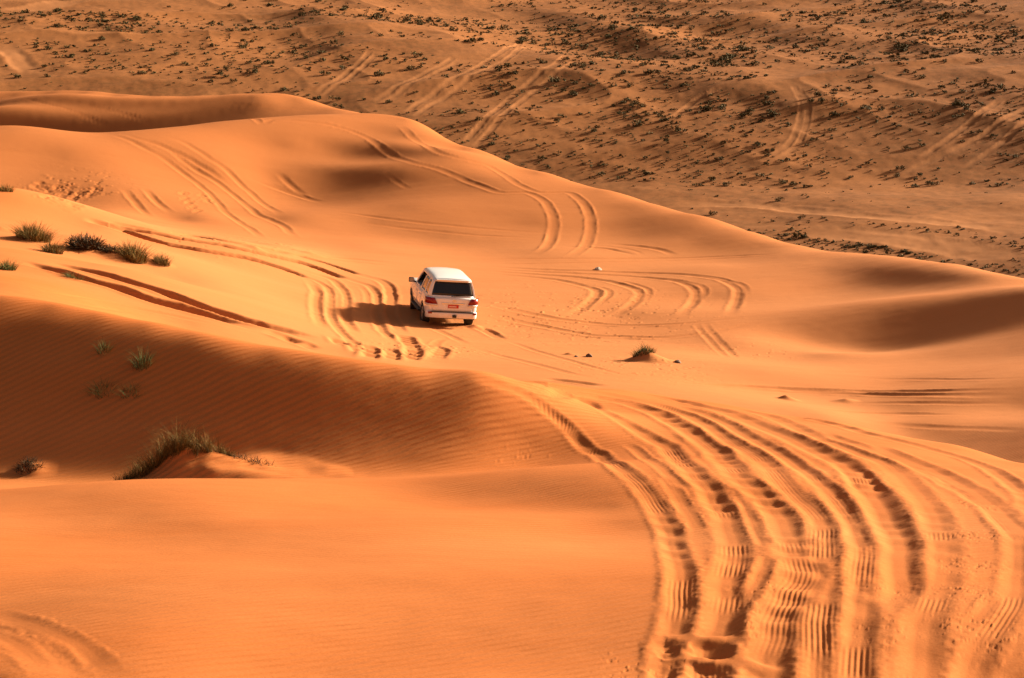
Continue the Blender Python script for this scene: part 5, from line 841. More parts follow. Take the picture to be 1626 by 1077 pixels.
# stones and clods
STONE = new_mat("stone", (.16, .09, .05), .9)
PALE = new_mat("pale_stone", (.62, .50, .38), .8)
def stone(x, y, sx, sy, sz, label, seed, mat=STONE, name="stone", cat="stone"):
    bm = bmesh.new()
    bmesh.ops.create_icosphere(bm, subdivisions=3, radius=1)
    rng = random.Random(seed)
    planes = [(Vector((rng.uniform(-1, 1), rng.uniform(-1, 1), rng.uniform(-.4, 1))).normalized(), rng.uniform(.55, .85)) for _ in range(9)]
    for v in bm.verts:
        for n_, d_ in planes:
            k = v.co.dot(n_)
            if k > d_:
                v.co -= n_ * (k - d_) * .85
        v.co = Vector((v.co.x * sx, v.co.y * sy, v.co.z * sz))
    me = bpy.data.meshes.new(name)
    bm.to_mesh(me)
    bm.free()
    o = link(name, me, mat, loc=(x, y, ground_z(x, y) + sz * .3), rot=(0, 0, rng.uniform(0, 6)))
    return tag(o, label, cat)
stone(3.94, 89.3, .22, .14, .09, "pale stone lying on the bright plain behind the car", 3, PALE)
stone(2.55, 63.9, .16, .12, .09, "dark stone left of the small grassy mound, larger of two", 4)
stone(2.12, 63.8, .08, .08, .05, "dark pebble left of the small grassy mound, smaller of two", 5)
stone(5.35, 62.6, .16, .12, .07, "brown clod on the tail of sand right of the small grassy mound", 6)

# ------------------------------------------------------------------ the white off-road car
def paint_material():
    m = new_mat("white_paint", (.80, .79, .77), .32, 0, .5, Coat_Weight=.6, Coat_Roughness=.06)
    N = NT(m)
    pos = N.n("ShaderNodeTexCoord").outputs["Object"]
    sep = N.n("ShaderNodeSeparateXYZ")
    N.l(pos, sep.inputs[0])
    low = N.ramp(sep.outputs[2], [(.40, (1, 1, 1)), (.85, (0, 0, 0))])
    dirt = N.ramp(N.noise(pos, 5.0, 5, .65), [(.38, (0, 0, 0)), (.7, (1, 1, 1))])
    d = N.math('MULTIPLY', N.math('ADD', N.math('MULTIPLY', low, .35), .05), dirt, clamp=True)
    N.l(N.mix(d, (.84, .83, .82), (.62, .42, .28)), N.b.inputs["Base Color"])
    N.l(N.math('ADD', N.math('MULTIPLY', d, .5), .30), N.b.inputs["Roughness"])
    return m
PAINT = paint_material()
RUBBER = new_mat("tyre_rubber", (.022, .019, .017), .85)
PLASTIC = new_mat("black_trim", (.018, .016, .015), .6)
ALLOY = new_mat("alloy", (.50, .47, .43), .35, .8)
CHROME = new_mat("chrome", (.75, .73, .70), .15, 1.0)
GLASS = new_mat("tinted_glass", (.012, .011, .010), .03, 0, .5)
SIDE_GLASS = new_mat("side_glass", (.05, .042, .035), .04, 0, .65)
RED_LENS = new_mat("red_lens", (.22, .008, .008), .2, 0, .5)
CLEAR_LENS = new_mat("clear_lens", (.72, .64, .58), .2)
PLATE = new_mat("plate_red", (.55, .03, .02), .4)
PLATE_CHAR = new_mat("plate_characters", (.75, .62, .55), .5)
CABIN = new_mat("cabin_trim", (.05, .04, .035), .8)
SEAT = new_mat("seat_cloth", (.06, .045, .035), .9)
BULB = new_mat("headlamp_glass", (.6, .6, .6), .1)

car = bpy.data.objects.new("off_road_car", None)
COL.objects.link(car)
tag(car, "white off-road station wagon driving away across the sand, seen from behind", "car")

def bm_part(name, bm, mat, parent=car, smooth=True, bevel=0.0, solid=0.0, loc=None, rot=None, auto=40):
    bmesh.ops.recalc_face_normals(bm, faces=bm.faces)
    me = bpy.data.meshes.new(name)
    bm.to_mesh(me)
    bm.free()
    o = link(name, me, mat, parent, loc, rot)
    if smooth:
        for p in me.polygons:
            p.use_smooth = True
        me.set_sharp_from_angle(angle=math.radians(auto))
    if solid:
        q = o.modifiers.new("thick", 'SOLIDIFY')
        q.thickness = solid
        q.offset = -1
    if bevel:
        q = o.modifiers.new("bevel", 'BEVEL')
        q.width = bevel
        q.segments = 2
        q.limit_method = 'ANGLE'
    return o

def box(bm, c, s, rot=None):
    m = Matrix.Translation(c) @ (rot.to_matrix().to_4x4() if rot else Matrix.Identity(4)) @ Matrix.Diagonal((s[0], s[1], s[2], 1))
    return bmesh.ops.create_cube(bm, size=1, matrix=m)["verts"]

def cyl(bm, c, r, depth, axis='X', seg=32, r2=None):
    rot = {'X': Matrix.Rotation(math.pi / 2, 4, 'Y'), 'Y': Matrix.Rotation(math.pi / 2, 4, 'X'), 'Z': Matrix.Identity(4)}[axis]
    return bmesh.ops.create_cone(bm, cap_ends=True, segments=seg, radius1=r, radius2=r if r2 is None else r2, depth=depth, matrix=Matrix.Translation(c) @ rot)["verts"]

def lerp_table(t, tab):
    return np.interp(t, [a for a, _ in tab], [b for _, b in tab])

HALF = [(-2.47, .83), (-2.44, .90), (-2.36, .945), (-2.2, .965), (-1.6, .980), (0, .978), (1.4, .980), (1.9, .965), (2.2, .915), (2.38, .83), (2.46, .72)]
TOP = [(-2.47, 1.16), (-2.42, 1.19), (-2.2, 1.215), (-1, 1.215), (.9, 1.20), (1.05, 1.22), (1.8, 1.19), (2.2, 1.13), (2.4, 1.04), (2.46, .95)]
LOW = [(-2.47, .60), (-2.3, .52), (-1.9, .45), (1.9, .42), (2.3, .46), (2.46, .55)]

def body():
    ys = np.unique(np.r_[np.linspace(-2.47, -2.0, 10), np.linspace(-2.0, 1.9, 27), np.linspace(1.9, 2.46, 10)])
    bm = bmesh.new()
    rings = []
    for y in ys:
        w, zt, zl = lerp_table(y, HALF), lerp_table(y, TOP), lerp_table(y, LOW)
        prof = [(0, zl), (w - .10, zl), (w - .035, zl + .05), (w - .012, zl + .14), (w, .74), (w - .004, .88), (w - .018, .98),
                (w - .05, zt - .05), (w - .085, zt - .012), (w - .15, zt), (w * .5, zt + .02), (0, zt + .028)]
        full = [(x, z) for x, z in prof] + [(-x, z) for x, z in prof[-2:0:-1]]
        rings.append([bm.verts.new((x, y, z)) for x, z in full])
    n = len(rings[0])
    for a, b in zip(rings, rings[1:]):
        for k in range(n):
            bm.faces.new((a[k], a[(k + 1) % n], b[(k + 1) % n], b[k]))
    bm.faces.new(rings[0])
    bm.faces.new(rings[-1][::-1])
    o = bm_part("body", bm, PAINT, auto=35)
    # wheel arches and the cabin well are cut out of the shell
    for nm, c, r, d, ax in (("a", (.86, -1.425, .40), .475, .62, 'X'), ("b", (-.86, -1.425, .40), .475, .62, 'X'),
                            ("c", (.86, 1.425, .40), .475, .62, 'X'), ("d", (-.86, 1.425, .40), .475, .62, 'X')):
        b2 = bmesh.new()
        cyl(b2, c, r, d, ax, 40)
        me2 = bpy.data.meshes.new("cut")
        b2.to_mesh(me2)
        b2.free()
        cutter = bpy.data.objects.new("cut", me2)
        COL.objects.link(cutter)
        q = o.modifiers.new("cut", 'BOOLEAN')
        q.object = cutter
        q.operation = 'DIFFERENCE'
        q.solver = 'EXACT'
        bpy.context.view_layer.update()
        me3 = bpy.data.meshes.new_from_object(o.evaluated_get(bpy.context.evaluated_depsgraph_get()))
        o.modifiers.clear()
        old = o.data
        o.data = me3
        me3.name = "body"
        bpy.data.meshes.remove(old)
        bpy.data.objects.remove(cutter)
    b2 = bmesh.new()
    box(b2, (0, -.72, 1.13), (1.50, 2.9, .5))
    me2 = bpy.data.meshes.new("cut")
    b2.to_mesh(me2)
    b2.free()
    cutter = bpy.data.objects.new("cut", me2)
    COL.objects.link(cutter)
    q = o.modifiers.new("cut", 'BOOLEAN')
    q.object = cutter
    q.operation = 'DIFFERENCE'
    q.solver = 'EXACT'
    bpy.context.view_layer.update()
    me3 = bpy.data.meshes.new_from_object(o.evaluated_get(bpy.context.evaluated_depsgraph_get()))
    o.modifiers.clear()
    old = o.data
    o.data = me3
    bpy.data.meshes.remove(old)
    bpy.data.objects.remove(cutter)
    return o
body_obj = body()

# ---- the cabin: a ring of pillars between the belt line and the roof
ZB, ZR = 1.190, 1.825
def side(f, h, s):
    """point on the left (s=-1) or right (s=1) cabin side; f from rear to front, h from belt to roof"""
    yb, yt = -2.36 + f * 3.42, -2.20 + f * 2.52
    xb = .915 - .05 * max(0, f - .85) / .15 - .05 * max(0, .08 - f) / .08
    xt = .725 - .03 * max(0, f - .85) / .15 - .03 * max(0, .08 - f) / .08
    hh = h
    bulge = .022 * math.sin(math.pi * h)
    return Vector((s * (xb + (xt - xb) * hh + bulge), yb + (yt - yb) * hh, ZB + (ZR - ZB) * hh))
def rear(g, h):
    a, b = side(0, h, -1), side(0, h, 1)
    p = a.lerp(b, g)
    p.y -= .045 * (1 - (2 * g - 1) ** 2)
    return p
def front(g, h):
    a, b = side(1, h, -1), side(1, h, 1)
    p = a.lerp(b, g)
    p.y += .14 * (1 - (2 * g - 1) ** 2)
    return p
def grid_panel(fn, a0, a1, h0, h1, na=6, nh=6, bm=None, push=0.0):
    bm = bm or bmesh.new()
    vs = [[bm.verts.new(fn(a0 + (a1 - a0) * i / na, h0 + (h1 - h0) * j / nh)) for i in range(na + 1)] for j in range(nh + 1)]
    for j in range(nh):
        for i in range(na):
            bm.faces.new((vs[j][i], vs[j][i + 1], vs[j + 1][i + 1], vs[j + 1][i]))
    return bm

WIN = [(.085, .235), (.275, .53), (.565, .925)]      # quarter, rear door, front door
frame = bmesh.new()
for s in (-1, 1):
    fn = lambda f, h, s=s: side(f, h, s)
    edges = [0] + [e for w in WIN for e in w] + [1]
    for k in range(0, len(edges), 2):
        grid_panel(fn, edges[k], edges[k + 1], 0, 1, 3, 8, frame)
    for a, b in WIN:
        grid_panel(fn, a, b, 0, .075, 5, 1, frame)
        grid_panel(fn, a, b, .90, 1, 5, 1, frame)
grid_panel(rear, 0, .035, 0, 1, 2, 8, frame)
grid_panel(rear, .965, 1, 0, 1, 2, 8, frame)
grid_panel(rear, .035, .965, 0, .11, 8, 1, frame)
grid_panel(rear, .035, .965, .90, 1, 8, 1, frame)
grid_panel(front, 0, .05, 0, 1, 2, 8, frame)
grid_panel(front, .95, 1, 0, 1, 2, 8, frame)
grid_panel(front, .05, .95, .92, 1, 8, 1, frame)
bmesh.ops.remove_doubles(frame, verts=frame.verts, dist=.002)
bm_part("cabin_frame", frame, PAINT, solid=.035, auto=30)

roof = bmesh.new()
NX, NYR = 14, 20
rows = []
for j in range(NYR + 1):
    f = j / NYR
    row = []
    for i in range(NX + 1):
        g = i / NX
        a, b = side(f, 1, -1), side(f, 1, 1)
        p = a.lerp(b, g)
        e = 1 - (2 * g - 1) ** 2
        if f == 0:
            p.y -= .045 * e
        if f == 1:
            p.y += .14 * e
        p.y += (.14 * e) * max(0, (f - .5) * 2) * (f < 1) * f
        p.z += .105 * (e ** .45) * (1 - .55 * abs(2 * f - 1) ** 3)
        if e == 0:
            p.z += 0
        row.append(roof.verts.new(p))
    rows.append(row)
for j in range(NYR):
    for i in range(NX):
        roof.faces.new((rows[j][i], rows[j][i + 1], rows[j + 1][i + 1], rows[j + 1][i]))
roof_obj = bm_part("roof", roof, PAINT, solid=.03, auto=50)
sp = bmesh.new()
box(sp, (0, -2.275, 1.835), (1.30, .16, .035))
bm_part("roof_spoiler", sp, PAINT, parent=roof_obj, bevel=.014)

def inset(fn, d):
    """the same surface a little inside the frame"""
    c = Vector((0, -.6, 1.45))
    def g(a, h):
        p = fn(a, h)
        n = Vector((p.x - c.x, 0, 0)) if abs(p.x) > .6 else Vector((0, p.y - c.y, 0))
        return p - n.normalized() * d
    return g
bm_part("rear_window", grid_panel(inset(rear, .012), .03, .97, .10, .905, 10, 6), GLASS, solid=.006)
bm_part("windscreen", grid_panel(inset(front, .012), .045, .955, .0, .925, 10, 6), SIDE_GLASS, solid=.006)
for s in (-1, 1):
    fn = inset(lambda f, h, s=s: side(f, h, s), .012)
    for k, (a, b) in enumerate(WIN):
        if s == -1 and k == 2:
            continue                      # the driver's window is wound down
        bm_part("side_window", grid_panel(fn, a - .006, b + .006, .07, .905, 5, 5), SIDE_GLASS, solid=.005)

# ---- cabin furniture seen through the open window
f_ = bmesh.new()
box(f_, (0, -.72, .74), (1.66, 3.0, .04))
bm_part("cabin_floor", f_, CABIN)
d_ = bmesh.new()
box(d_, (0, .78, 1.06), (1.46, .34, .28))
bm_part("dashboard", d_, CABIN, bevel=.05)
for x, y in ((-.40, -.12), (.40, -.12), (-.40, -1.10), (.40, -1.10)):
    b_ = bmesh.new()
    box(b_, (x, y, .90), (.50, .50, .16))
    box(b_, (x, y - .27, 1.18), (.48, .13, .56), Euler((math.radians(10), 0, 0)))
    st = bm_part("seat", b_, SEAT, bevel=.04)
    h_ = bmesh.new()
    box(h_, (x, y - .34, 1.555), (.27, .10, .17))
    bm_part("headrest", h_, SEAT, parent=st, bevel=.035)
wv = bmesh.new()
seg, sub = 28, 8
ringv = []
for i in range(seg):
    a = 2 * math.pi * i / seg
    ringv.append([wv.verts.new(((.19 + .016 * math.cos(2 * math.pi * k / sub)) * math.cos(a), .016 * math.sin(2 * math.pi * k / sub), (.19 + .016 * math.cos(2 * math.pi * k / sub)) * math.sin(a))) for k in range(sub)])
for i in range(seg):
    for k in range(sub):
        wv.faces.new((ringv[i][k], ringv[(i + 1) % seg][k], ringv[(i + 1) % seg][(k + 1) % sub], ringv[i][(k + 1) % sub]))
box(wv, (0, 0, 0), (.36, .02, .05))
cyl(wv, (0, .12, -.02), .03, .25, 'Y', 12)
bm_part("steering_wheel", wv, CABIN, loc=(-.40, .46, 1.13), rot=(math.radians(-25), 0, 0))

# ---- doors, drawn a few millimetres proud of the shell so that the shut lines show
def skin(y0, y1, z0, z1, s, push=.004, ny=8, nz=6):
    bm = bmesh.new()
    def pt(y, z):
        w = lerp_table(y, HALF)
        zl, zt = lerp_table(y, LOW), lerp_table(y, TOP)
        x = np.interp(z, [zl, zl + .05, zl + .14, .74, .88, .98, zt - .05, zt - .012], [w - .10, w - .035, w - .012, w, w - .004, w - .018, w - .05, w - .085])
        return (s * (x + push), y, z)
    vs = [[bm.verts.new(pt(y0 + (y1 - y0) * i / ny, z0 + (z1 - z0) * j / nz)) for i in range(ny + 1)] for j in range(nz + 1)]
    for j in range(nz):
        for i in range(ny):
            bm.faces.new((vs[j][i], vs[j][i + 1], vs[j + 1][i + 1], vs[j + 1][i]))
    return bm
for s in (-1, 1):
    for y0, y1, yh in ((-.03, .90, .10), (-.88, -.05, -.76)):
        dr = bm_part("door", skin(y0, y1, .56, 1.165, s), PAINT, solid=.006, auto=60)
        hb = bmesh.new()
        box(hb, (s * 1.000, yh, 1.03), (.035, .20, .035))
        bm_part("door_handle", hb, PAINT, parent=dr, bevel=.012)
    rb = bmesh.new()
    box(rb, (s * .95, 0, .40), (.20, 1.80, .06))
    bm_part("running_board", rb, PLASTIC, bevel=.02)
    mb = bmesh.new()
    box(mb, (s * 1.10, .80, 1.28), (.21, .11, .19))
    mo = bm_part("door_mirror", mb, PLASTIC, bevel=.035)
    gb = bmesh.new()
    box(gb, (s * 1.10, .738, 1.28), (.17, .008, .15))
    bm_part("mirror_glass", gb, ALLOY, parent=mo)
    ab = bmesh.new()
    box(ab, (s * .965, .82, 1.21), (.12, .07, .05))
    bm_part("mirror_arm", ab, PLASTIC, parent=mo, bevel=.01)
    for y in (-1.95, .90):
        fb = bmesh.new()
        box(fb, (s * .86, y, .42), (.22, .02, .26))
        bm_part("mud_flap", fb, PLASTIC)

# ---- wheels
for sx in (-1, 1):
    for y in (-1.425, 1.425):
        hub = bpy.data.objects.new("wheel", None)
        COL.objects.link(hub)
        hub.parent = car
        hub.location = (sx * .835, y, .39)
        if y > 0:
            hub.rotation_euler = (0, 0, math.radians(-6))
        tb = bmesh.new()
        prof = [(.245, .10), (.262, .128), (.33, .142), (.372, .130), (.390, .095), (.392, 0)]
        prof = prof + [(r, -x) for r, x in prof[-2::-1]]
        nseg = 56
        rg = []
        for i in range(nseg):
            a = 2 * math.pi * i / nseg
            rg.append([tb.verts.new((x, (r - (.008 if (r > .385 and i % 2) else 0)) * math.cos(a), (r - (.008 if (r > .385 and i % 2) else 0)) * math.sin(a))) for r, x in prof])
        for i in range(nseg):
            for k in range(len(prof) - 1):
                tb.faces.new((rg[i][k], rg[i][k + 1], rg[(i + 1) % nseg][k + 1], rg[(i + 1) % nseg][k]))
        bm_part("tyre", tb, RUBBER, parent=hub, auto=30)
        wb = bmesh.new()
        cyl(wb, (0, 0, 0), .25, .20, 'X', 40)
        rim = bm_part("rim", wb, PLASTIC, parent=hub)
        sb = bmesh.new()
        for k in range(5):
            a = 2 * math.pi * k / 5 + .3
            for da in (-.16, .16):
                box(sb, (sx * .112, .135 * math.cos(a + da), .135 * math.sin(a + da)), (.03, .215, .045), Euler((a + da * .5, 0, 0)))
        cyl(sb, (sx * .115, 0, 0), .06, .04, 'X', 20)
        b0 = [(.252, .095), (.225, .125)]
        for i in range(40):
            a0_, a1_ = 2 * math.pi * i / 40, 2 * math.pi * (i + 1) / 40
            sb.faces.new([sb.verts.new((sx * x, r * math.cos(a), r * math.sin(a))) for r, x, a in ((.252, .10, a0_), (.222, .13, a0_), (.222, .13, a1_), (.252, .10, a1_))])
        bm_part("spokes", sb, ALLOY, parent=hub, smooth=False)

# ---- the tail
tg = bmesh.new()
def tg_pt(g, h):
    x = -.76 + 1.52 * g
    return Vector((x, -2.484 - .018 * (1 - (2 * g - 1) ** 2) + .03 * max(0, h - .8), .69 + .475 * h))
tailgate = bm_part("tailgate", grid_panel(tg_pt, 0, 1, 0, 1, 14, 8, tg), PAINT, solid=.012, auto=60)
gb = bmesh.new()
box(gb, (.02, -2.516, .975), (.86, .02, .045))
bm_part("garnish", gb, CHROME, parent=tailgate, bevel=.008)
eb = bmesh.new()
def ring(bm, cx, cz, rx, rz, t, y, n=36):
    for i in range(n):
        a, b = 2 * math.pi * i / n, 2 * math.pi * (i + 1) / n
        q = []
        for k, ang in ((1, a), (1, b), (0, b), (0, a)):
            q.append(bm.verts.new((cx + (rx - t * (1 - k)) * math.cos(ang), y, cz + (rz - t * (1 - k)) * math.sin(ang))))
        bm.faces.new(q)
ring(eb, .06, 1.08, .075, .050, .013, -2.512)
ring(eb, .06, 1.08, .026, .046, .009, -2.5135)
ring(eb, .06, 1.098, .055, .022, .009, -2.515)
bm_part("emblem", eb, CHROME, parent=tailgate, solid=.006, smooth=False)
pb = bmesh.new()
box(pb, (.03, -2.520, .875), (.40, .016, .125))
plate = bm_part("number_plate", pb, PLATE, parent=tailgate, bevel=.004)
cb = bmesh.new()
rng_c = random.Random(3)
prev = None
for k in range(25):
    x = -.14 + .29 * k / 24
    h = .012 if k % 4 == 3 else rng_c.uniform(.03, .06)
    a_, b_ = cb.verts.new((x, -2.5285, .850)), cb.verts.new((x, -2.5285, .850 + h))
    if prev:
        cb.faces.new((prev[0], a_, b_, prev[1]))
    prev = (a_, b_)
bm_part("plate_characters", cb, PLATE_CHAR, parent=plate, smooth=False)
for s in (-1, 1):
    lb = bmesh.new()
    # a lamp that wraps the corner, wider at the bottom
    out = [(-2.508, .58, .69), (-2.50, .78, .82), (-2.42, .925, .925), (-2.30, .972, .972), (-2.16, .985, .985)]
    zb_, zt_ = .955, 1.185
    lo, hi = [], []
    for y, xb_, xt_ in out:
        lo.append(lb.verts.new((s * xb_, y, zb_)))
        hi.append(lb.verts.new((s * xt_, y + (.01 if y < -2.4 else 0), zt_)))
    for k in range(len(out) - 1):
        lb.faces.new((lo[k], lo[k + 1], hi[k + 1], hi[k]))
    tl = bm_part("tail_light", lb, RED_LENS, solid=-.03, auto=60)
    lb = bmesh.new()
    lo, hi = [], []
    for y, xb_, xt_ in out:
        lo.append(lb.verts.new((s * (xb_ - .012), y - .002, .885)))
        hi.append(lb.verts.new((s * xb_, y - .002, .953)))
    for k in range(len(out) - 1):
        lb.faces.new((lo[k], lo[k + 1], hi[k + 1], hi[k]))
    bm_part("clear_lens", lb, CLEAR_LENS, parent=tl, solid=-.028, auto=60)
bb = bmesh.new()
prof = [(-2.30, .64), (-2.56, .655), (-2.595, .62), (-2.60, .52), (-2.565, .44), (-2.48, .41), (-2.30, .42)]
xs = [-.97, -.95, -.88, -.75, -.4, 0, .4, .75, .88, .95, .97]
pull = [.26, .14, .06, .025, .006, 0, .006, .025, .06, .14, .26]
secs = [[bb.verts.new((x, min(y + p, -2.16), z)) for y, z in prof] for x, p in zip(xs, pull)]
for a, b in zip(secs, secs[1:]):
    for k in range(len(prof) - 1):
        bb.faces.new((a[k], a[k + 1], b[k + 1], b[k]))
bb.faces.new(secs[0])
bb.faces.new(secs[-1][::-1])
bumper = bm_part("rear_bumper", bb, PAINT, auto=35)
st = bmesh.new()
box(st, (0, -2.535, .662), (1.64, .10, .022))
bm_part("bumper_step", st, PLASTIC, parent=bumper, bevel=.006)
for s in (-1, 1):
    rb = bmesh.new()
    box(rb, (s * .845, -2.555, .625), (.15, .03, .075), Euler((0, 0, s * .30)))
    bm_part("reflector", rb, RED_LENS, parent=bumper, bevel=.008)
tb = bmesh.new()
box(tb, (.08, -2.62, .515), (.15, .06, .10))
cyl(tb, (.08, -2.66, .55), .028, .07, 'Z', 16)
bm_part("tow_hitch", tb, PLASTIC, parent=bumper, bevel=.01)
wb = bmesh.new()
box(wb, (.25, -2.44, 1.265), (.62, .02, .022), Euler((0, math.radians(-4), 0)))
bm_part("rear_wiper", wb, PLASTIC)
ub = bmesh.new()
box(ub, (0, -.1, .40), (1.25, 3.9, .16))
cyl(ub, (0, -1.425, .36), .07, 1.5, 'X', 16)
cyl(ub, (0, 1.425, .36), .07, 1.5, 'X', 16)
bm_part("chassis", ub, PLASTIC)
# ---- the nose (hidden from behind, but there)
for s in (-1, 1):
    hb = bmesh.new()
    box(hb, (s * .70, 2.36, .88), (.34, .14, .17), Euler((0, 0, -s * .5)))
    bm_part("headlight", hb, BULB, bevel=.03)
gb = bmesh.new()
box(gb, (0, 2.46, .84), (.85, .05, .20))
for k in range(3):
    box(gb, (0, 2.49, .78 + .06 * k), (.82, .02, .022))
bm_part("grille", gb, CHROME, bevel=.008)
fb = bmesh.new()
box(fb, (0, 2.42, .54), (1.66, .26, .24))
bm_part("front_bumper", fb, PAINT, bevel=.07)

# ---- set it down on the sand
CAR_X, CAR_Y, CAR_YAW = -2.78, 75.35, math.radians(11.0)
def car_frame():
    hx, hy = -math.sin(CAR_YAW), math.cos(CAR_YAW)
    pts = []
    for sx in (-1, 1):
        for sy in (-1, 1):
            lx, ly = sx * .82, sy * 1.425
            wx, wy = CAR_X + lx * hy + ly * hx, CAR_Y + lx * (-hx) + ly * hy
            pts.append((lx, ly, ground_z(wx, wy)))
    a = np.array([(1, p[0], p[1]) for p in pts])
    c, gx, gy = np.linalg.lstsq(a, np.array([p[2] for p in pts]), rcond=None)[0]
    return c, math.atan(gy), math.atan(gx)
cz, pitch, roll = car_frame()
print("car", cz, math.degrees(pitch), math.degrees(roll))
car.location = (CAR_X, CAR_Y, cz - .05)
car.rotation_euler = (pitch, -roll, CAR_YAW)

# ------------------------------------------------------------------ the driver
CLOTH = new_mat("dark_clothing", (.030, .026, .026), .9)
SKIN = new_mat("skin", (.30, .16, .10), .6)
def driver():
    joints = {
        'pelvis': ((0, 0, 0), .15), 'waist': ((0, -.02, .16), .135), 'chest': ((0, -.03, .36), .155), 'neck': ((0, -.02, .53), .058),
        'head': ((0, 0, .62), .085), 'crown': ((0, 0, .72), .088),
        'shl': ((-.19, -.02, .46), .068), 'ell': ((-.28, .16, .24), .048), 'wrl': ((-.15, .40, .30), .034), 'hal': ((-.10, .45, .33), .036),
        'shr': ((.19, -.02, .46), .068), 'elr': ((.27, .16, .24), .048), 'wrr': ((.15, .40, .30), .034), 'har': ((.10, .45, .33), .036),
        'hil': ((-.10, .08, -.02), .095), 'knl': ((-.13, .46, .08), .070), 'anl': ((-.13, .62, -.28), .050), 'tol': ((-.13, .80, -.31), .04),
        'hir': ((.10, .08, -.02), .095), 'knr': ((.13, .46, .08), .070), 'anr': ((.13, .62, -.28), .050), 'tor': ((.13, .80, -.31), .04)}
    order = list(joints)
    edges = [('pelvis', 'waist'), ('waist', 'chest'), ('chest', 'neck'), ('neck', 'head'), ('head', 'crown'),
             ('chest', 'shl'), ('shl', 'ell'), ('ell', 'wrl'), ('wrl', 'hal'), ('chest', 'shr'), ('shr', 'elr'), ('elr', 'wrr'), ('wrr', 'har'),
             ('pelvis', 'hil'), ('hil', 'knl'), ('knl', 'anl'), ('anl', 'tol'), ('pelvis', 'hir'), ('hir', 'knr'), ('knr', 'anr'), ('anr', 'tor')]
    me = bpy.data.meshes.new("person")
    me.from_pydata([joints[k][0] for k in order], [(order.index(a), order.index(b)) for a, b in edges], [])
    o = bpy.data.objects.new("person", me)
    COL.objects.link(o)
    md = o.modifiers.new("skin", 'SKIN')
    for k, v in zip(order, me.skin_vertices[0].data):
        v.radius = (joints[k][1], joints[k][1])
        v.use_root = (k == 'pelvis')
    sd = o.modifiers.new("sub", 'SUBSURF')
    sd.levels = sd.render_levels = 2
    bpy.context.view_layer.update()
    me2 = bpy.data.meshes.new_from_object(o.evaluated_get(bpy.context.evaluated_depsgraph_get()))
    o.modifiers.clear()
    o.data = me2
    bpy.data.meshes.remove(me)
    me2.name = "person"
    me2.materials.clear()
    me2.materials.append(CLOTH)
    me2.materials.append(SKIN)
    for p in me2.polygons:
        p.use_smooth = True
        c = p.center
        if c.z > .56 or (c.y > .40 and c.z > .2):
            p.material_index = 1
    hb = bmesh.new()
    bmesh.ops.create_uvsphere(hb, u_segments=20, v_segments=12, radius=.108, matrix=Matrix.Translation((0, -.018, .70)) @ Matrix.Diagonal((.92, 1.05, 1.0, 1)))
    bmesh.ops.delete(hb, geom=[v for v in hb.verts if v.co.y > .06 and v.co.z < .745 or v.co.z < .63], context='VERTS')
    bm_part("hair", hb, CLOTH, parent=o)
    tag(o, "person in dark clothing at the wheel of the white car, seen through its open window", "person")
    bpy.context.view_layer.update()
    o.matrix_world = car.matrix_world @ Matrix.Translation((-.40, -.10, .99))
    return o
bpy.context.view_layer.update()
driver()

# ------------------------------------------------------------------ scrub on the far side
def shrub_data(seed, n, leaf):
    """leaf-sized faces scattered through several uneven clumps, unit size"""
    rng = np.random.default_rng(seed)
    nc = rng.integers(3, 6)
    cl = [(rng.normal(0, .24), rng.normal(0, .20), rng.uniform(.12, .34), rng.uniform(.18, .34)) for _ in range(nc)]
    co, quads, hue = [], [], []
    for i in range(n):
        cx, cy, cz, cr = cl[i % nc]
        v = rng.normal(size=3)
        v /= np.linalg.norm(v)
        p = np.array([cx, cy, cz]) + v * cr * rng.uniform(.35, 1.0) * np.array([1.1, 1.0, .9])
        p[2] = max(p[2], .02)
        a = rng.normal(size=3)
        a /= np.linalg.norm(a)
        b = np.cross(a, rng.normal(size=3))
        b /= np.linalg.norm(b)
        s = leaf * rng.uniform(.6, 1.4)
        k = len(co)
        co += [tuple(p - a * s), tuple(p + b * s * .5), tuple(p + a * s), tuple(p - b * s * .5)]
        quads.append((k, k + 1, k + 2, k + 3))
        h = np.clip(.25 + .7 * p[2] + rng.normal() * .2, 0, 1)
        hue += [h] * 4
    return np.array(co), np.array(quads), np.array(hue)

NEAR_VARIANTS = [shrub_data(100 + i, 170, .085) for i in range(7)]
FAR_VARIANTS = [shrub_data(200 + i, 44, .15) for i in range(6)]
DEPR = (CAM_H - Z) / DD                       # tangent of the depression angle
LIMIT = np.minimum.accumulate(DEPR, axis=0)   # nothing nearer may stand above it
srng = np.random.default_rng(99)
STRIPS = [[(28.4, 202.4), (32.9, 198), (37.8, 193.9), (41.8, 189.2), (45.3, 183.4), (47.2, 180.2)], [(31.9, 204.4), (37.7, 200.2), (42.1, 196.9), (45.9, 191.1), (48.9, 187.1)], [(28.2, 206.3), (31, 202.3), (33.5, 198.1), (36.4, 193), (40.5, 188.9)]]
spots = []
def try_spot(x, y, size, must=False):
    d = math.hypot(x, y)
    u = math.atan2(x, y)
    if sample(FAR, x, y) < .75 or sample(CLEAR, x, y) > .15:
        return
    i = min(int(np.searchsorted(UA, u)), NU - 1)
    j = min(int(np.searchsorted(VA, math.log(d))), NV - 1)
    z = float(Z[j, i])
    seen = abs(u) < .262 and DEPR[j, i] <= LIMIT[max(j - 1, 0), i] + .004 and DEPR[j, i] > .052
    spots.append((size / d if seen else 0, x, y, z, size, seen))

